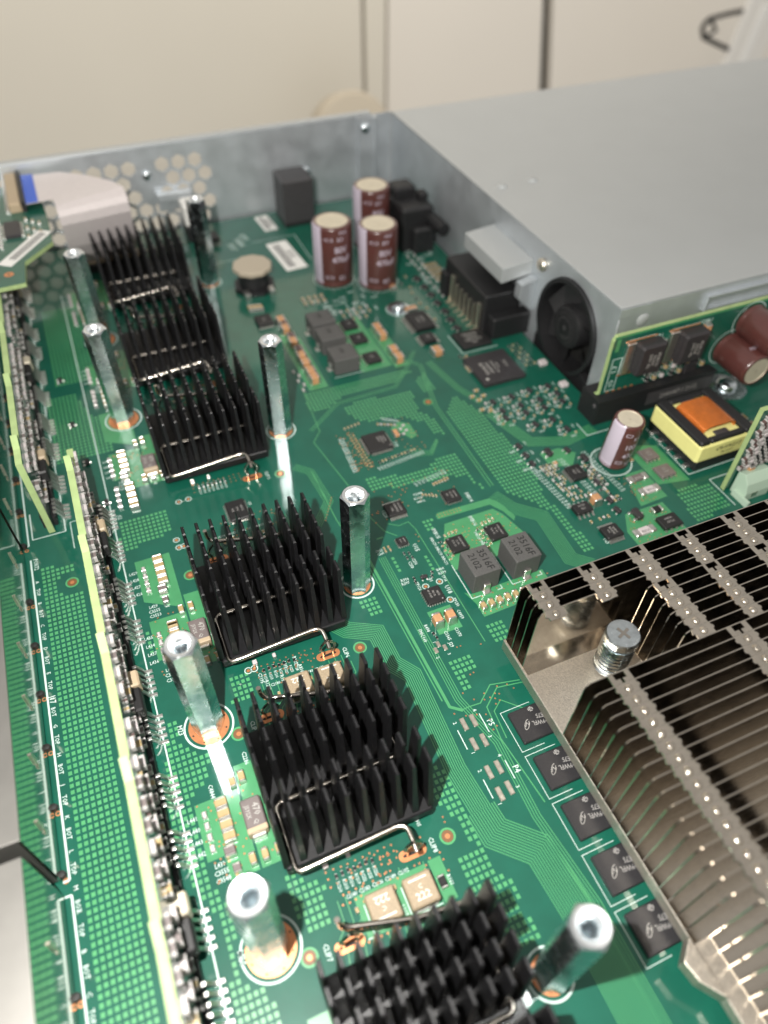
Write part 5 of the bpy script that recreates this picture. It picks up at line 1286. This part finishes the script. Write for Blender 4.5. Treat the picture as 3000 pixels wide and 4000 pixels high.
q = MB(); q.cbox(0, 0, 0, 3.0, 0.5, 0.42, 0.04); q.build('body', 'beige_plastic', t)
q = MB(); q.cbox(0, -0.30, 0, 3.1, 0.12, 0.36, 0.03); q.build('latch', 'black_plastic', t)

# ================================================================== nickel fin stack at the lower right
BX, BZ, FT = 2.42, 0.86, 3.0
big = thing('fin_stack', 'large nickel plated heatsink of thin folded fins at the lower right', 'heatsink', (BX, -3.48, 0))
q = MB(); q.cbox(5.2, -4.9, 0.50, 10.4, 9.8, BZ - 0.50, 0.02); q.build('base_plate', 'nickel_base', big)
q = MB(); q.prism([(-0.36, -7.15), (0.0, -6.85), (0.0, -7.9), (-0.3, -7.5)], 0.55, 0.93); q.build('base_ear', 'nickel_base', big, bevel=0.02)
q = MB(); q.cbox(5.2, -4.9, 0.02, 5.4, 5.4, 0.475, 0.03); q.build('chip_lid', 'nickel', big)
PIT = 0.257
R_ = 10.3                                              # right end of the fins (local x)
front_strips = [(0.55, 1.03), (3.51, 4.03), (6.47, 6.97), (9.4, 9.9)]
back_strips = [(0.20, 0.64), (1.50, 1.94), (2.81, 3.30), (4.17, 4.58), (5.54, 6.05), (6.9, 7.35), (8.2, 8.65), (9.5, 9.95)]
_fm = {}
def fin_plate(x0, strips, end_notch):
    key = (x0, len(strips), end_notch)
    if key in _fm: return _fm[key]
    m_ = MB(); th = 0.012
    k = 0.06 if x0 < 1 else 0.0
    prof = [(x0, BZ), (R_, BZ), (R_, FT - 0.03), (x0 + 0.14, FT - 0.03), (x0 + k + 0.02, FT - 0.11), (x0 + k * 0.9, FT - 0.2)]
    m_.prism_y(prof, -th, th)
    # folded foot
    m_.box(x0 + 0.01, -PIT + th + 0.004, BZ + 0.003, R_ - 0.02, -th, BZ + 0.018)
    for i, (a, b) in enumerate(strips):
        if a < x0: continue
        c = (a + b) / 2; w = (b - a) / 2
        y0, y1 = -PIT + th + 0.002, -th
        z0, z1 = FT - 0.035, FT
        # tab with a lug at each side and a notch, so the strip's outline is toothed
        if end_notch:
            m_.prism([(c - w, y1), (c - w, y0), (c - 0.03, y0), (c - 0.03, y1 - 0.13), (c - 0.13, y1 - 0.13), (c - 0.13, y1)], z0, z1); m_.prism([(c + w, y1), (c + 0.13, y1), (c + 0.13, y1 - 0.13), (c + 0.03, y1 - 0.13), (c + 0.03, y0), (c + w, y0)], z0, z1)
            continue
        m_.prism([(c - w, y1), (c - w, y1 - 0.05), (c - w - 0.03, y1 - 0.06), (c - w - 0.03, y1 - 0.12), (c - w + 0.02, y1 - 0.15), (c - w + 0.02, y0), (c + w - 0.02, y0), (c + w - 0.02, y1 - 0.15), (c + w + 0.03, y1 - 0.12), (c + w + 0.03, y1 - 0.06), (c + w, y1 - 0.05), (c + w, y1)], z0, z1)
        # embossed interlock dimple
        if not end_notch: m_.lathe([(0.090, z1 - 0.004), (0.080, z1 + 0.022), (0.060, z1 + 0.042), (0.035, z1 + 0.054), (0.0, z1 + 0.058)], 12, (c, (y0 + y1) / 2))
    if x0 < 3.5: m_.box(x0 + 0.15, -th, FT - 0.031, R_, th, FT - 0.002)
    else: m_.box(x0 + 0.15, -th, FT - 0.031, R_, th, FT - 0.002)
    _fm[key] = m_.mesh('fin', 'nickel', smooth=0.8)
    return _fm[key]
y = -0.07; prev = None
while y > -9.75:
    Y = y - 3.48
    if Y > -4.45: x0, st = 0.03, back_strips
    elif Y > -6.0: x0, st = 2.72, back_strips
    elif Y > -10.35: x0, st = 0.0, front_strips
    else: x0, st = 0.35, front_strips
    put('fin', fin_plate(x0, st, y == -0.07 or (x0, len(st)) != prev), big, (0, y, 0)); prev = (x0, len(st))
    y -= PIT
# spring loaded screws in the corner cut-outs
def spring_screw(label, x, y):
    t = thing('spring_screw', label, 'screw', (x, y, BZ + 0.002), 0, 'spring screws of the fin stack')
    q = MB()
    pts_ = [(0.335 * math.cos(u), 0.335 * math.sin(u), 0.06 + u / (2 * PI) * 0.128) for u in [k * 2 * PI / 16 for k in range(int(16 * 8.5))]]
    q.tube(pts_, 0.055, 6); q.build('spring', 'zinc', t, smooth=1)
    q = MB(); q.lathe([(0.0, 0.0), (0.22, 0.0), (0.22, 1.2)], 20); q.build('shank', 'zinc', t, smooth=0.6)
    q = MB(); q.lathe([(0.24, 1.18), (0.39, 1.19), (0.39, 1.36), (0.36, 1.41), (0.0, 1.42)], 32); q.build('head', 'zinc', t, smooth=0.5)
    q = MB()
    for a in (0.35, 0.35 + PI2):
        c, s_ = math.cos(a), math.sin(a)
        q.add([(c * u - s_ * v, s_ * u + c * v, 1.4225 + (0.0003 if a > 1 else 0)) for u, v in ((-0.17, -0.035), (0.17, -0.035), (0.17, 0.035), (-0.17, 0.035))], [(0, 1, 2, 3)])
    q.build('drive_cross', 'wire', t)
spring_screw('silver cross head screw on a coil spring, sunk in the nickel fin stack', 4.33, -5.08)

for o in SC.objects:                                   # lettering is flat print: one joined part per thing
    if o.type == 'MESH' and o.parent and o.name.split('.')[0] in ('marking', 'print'):
        o['kind'] = 'stuff'
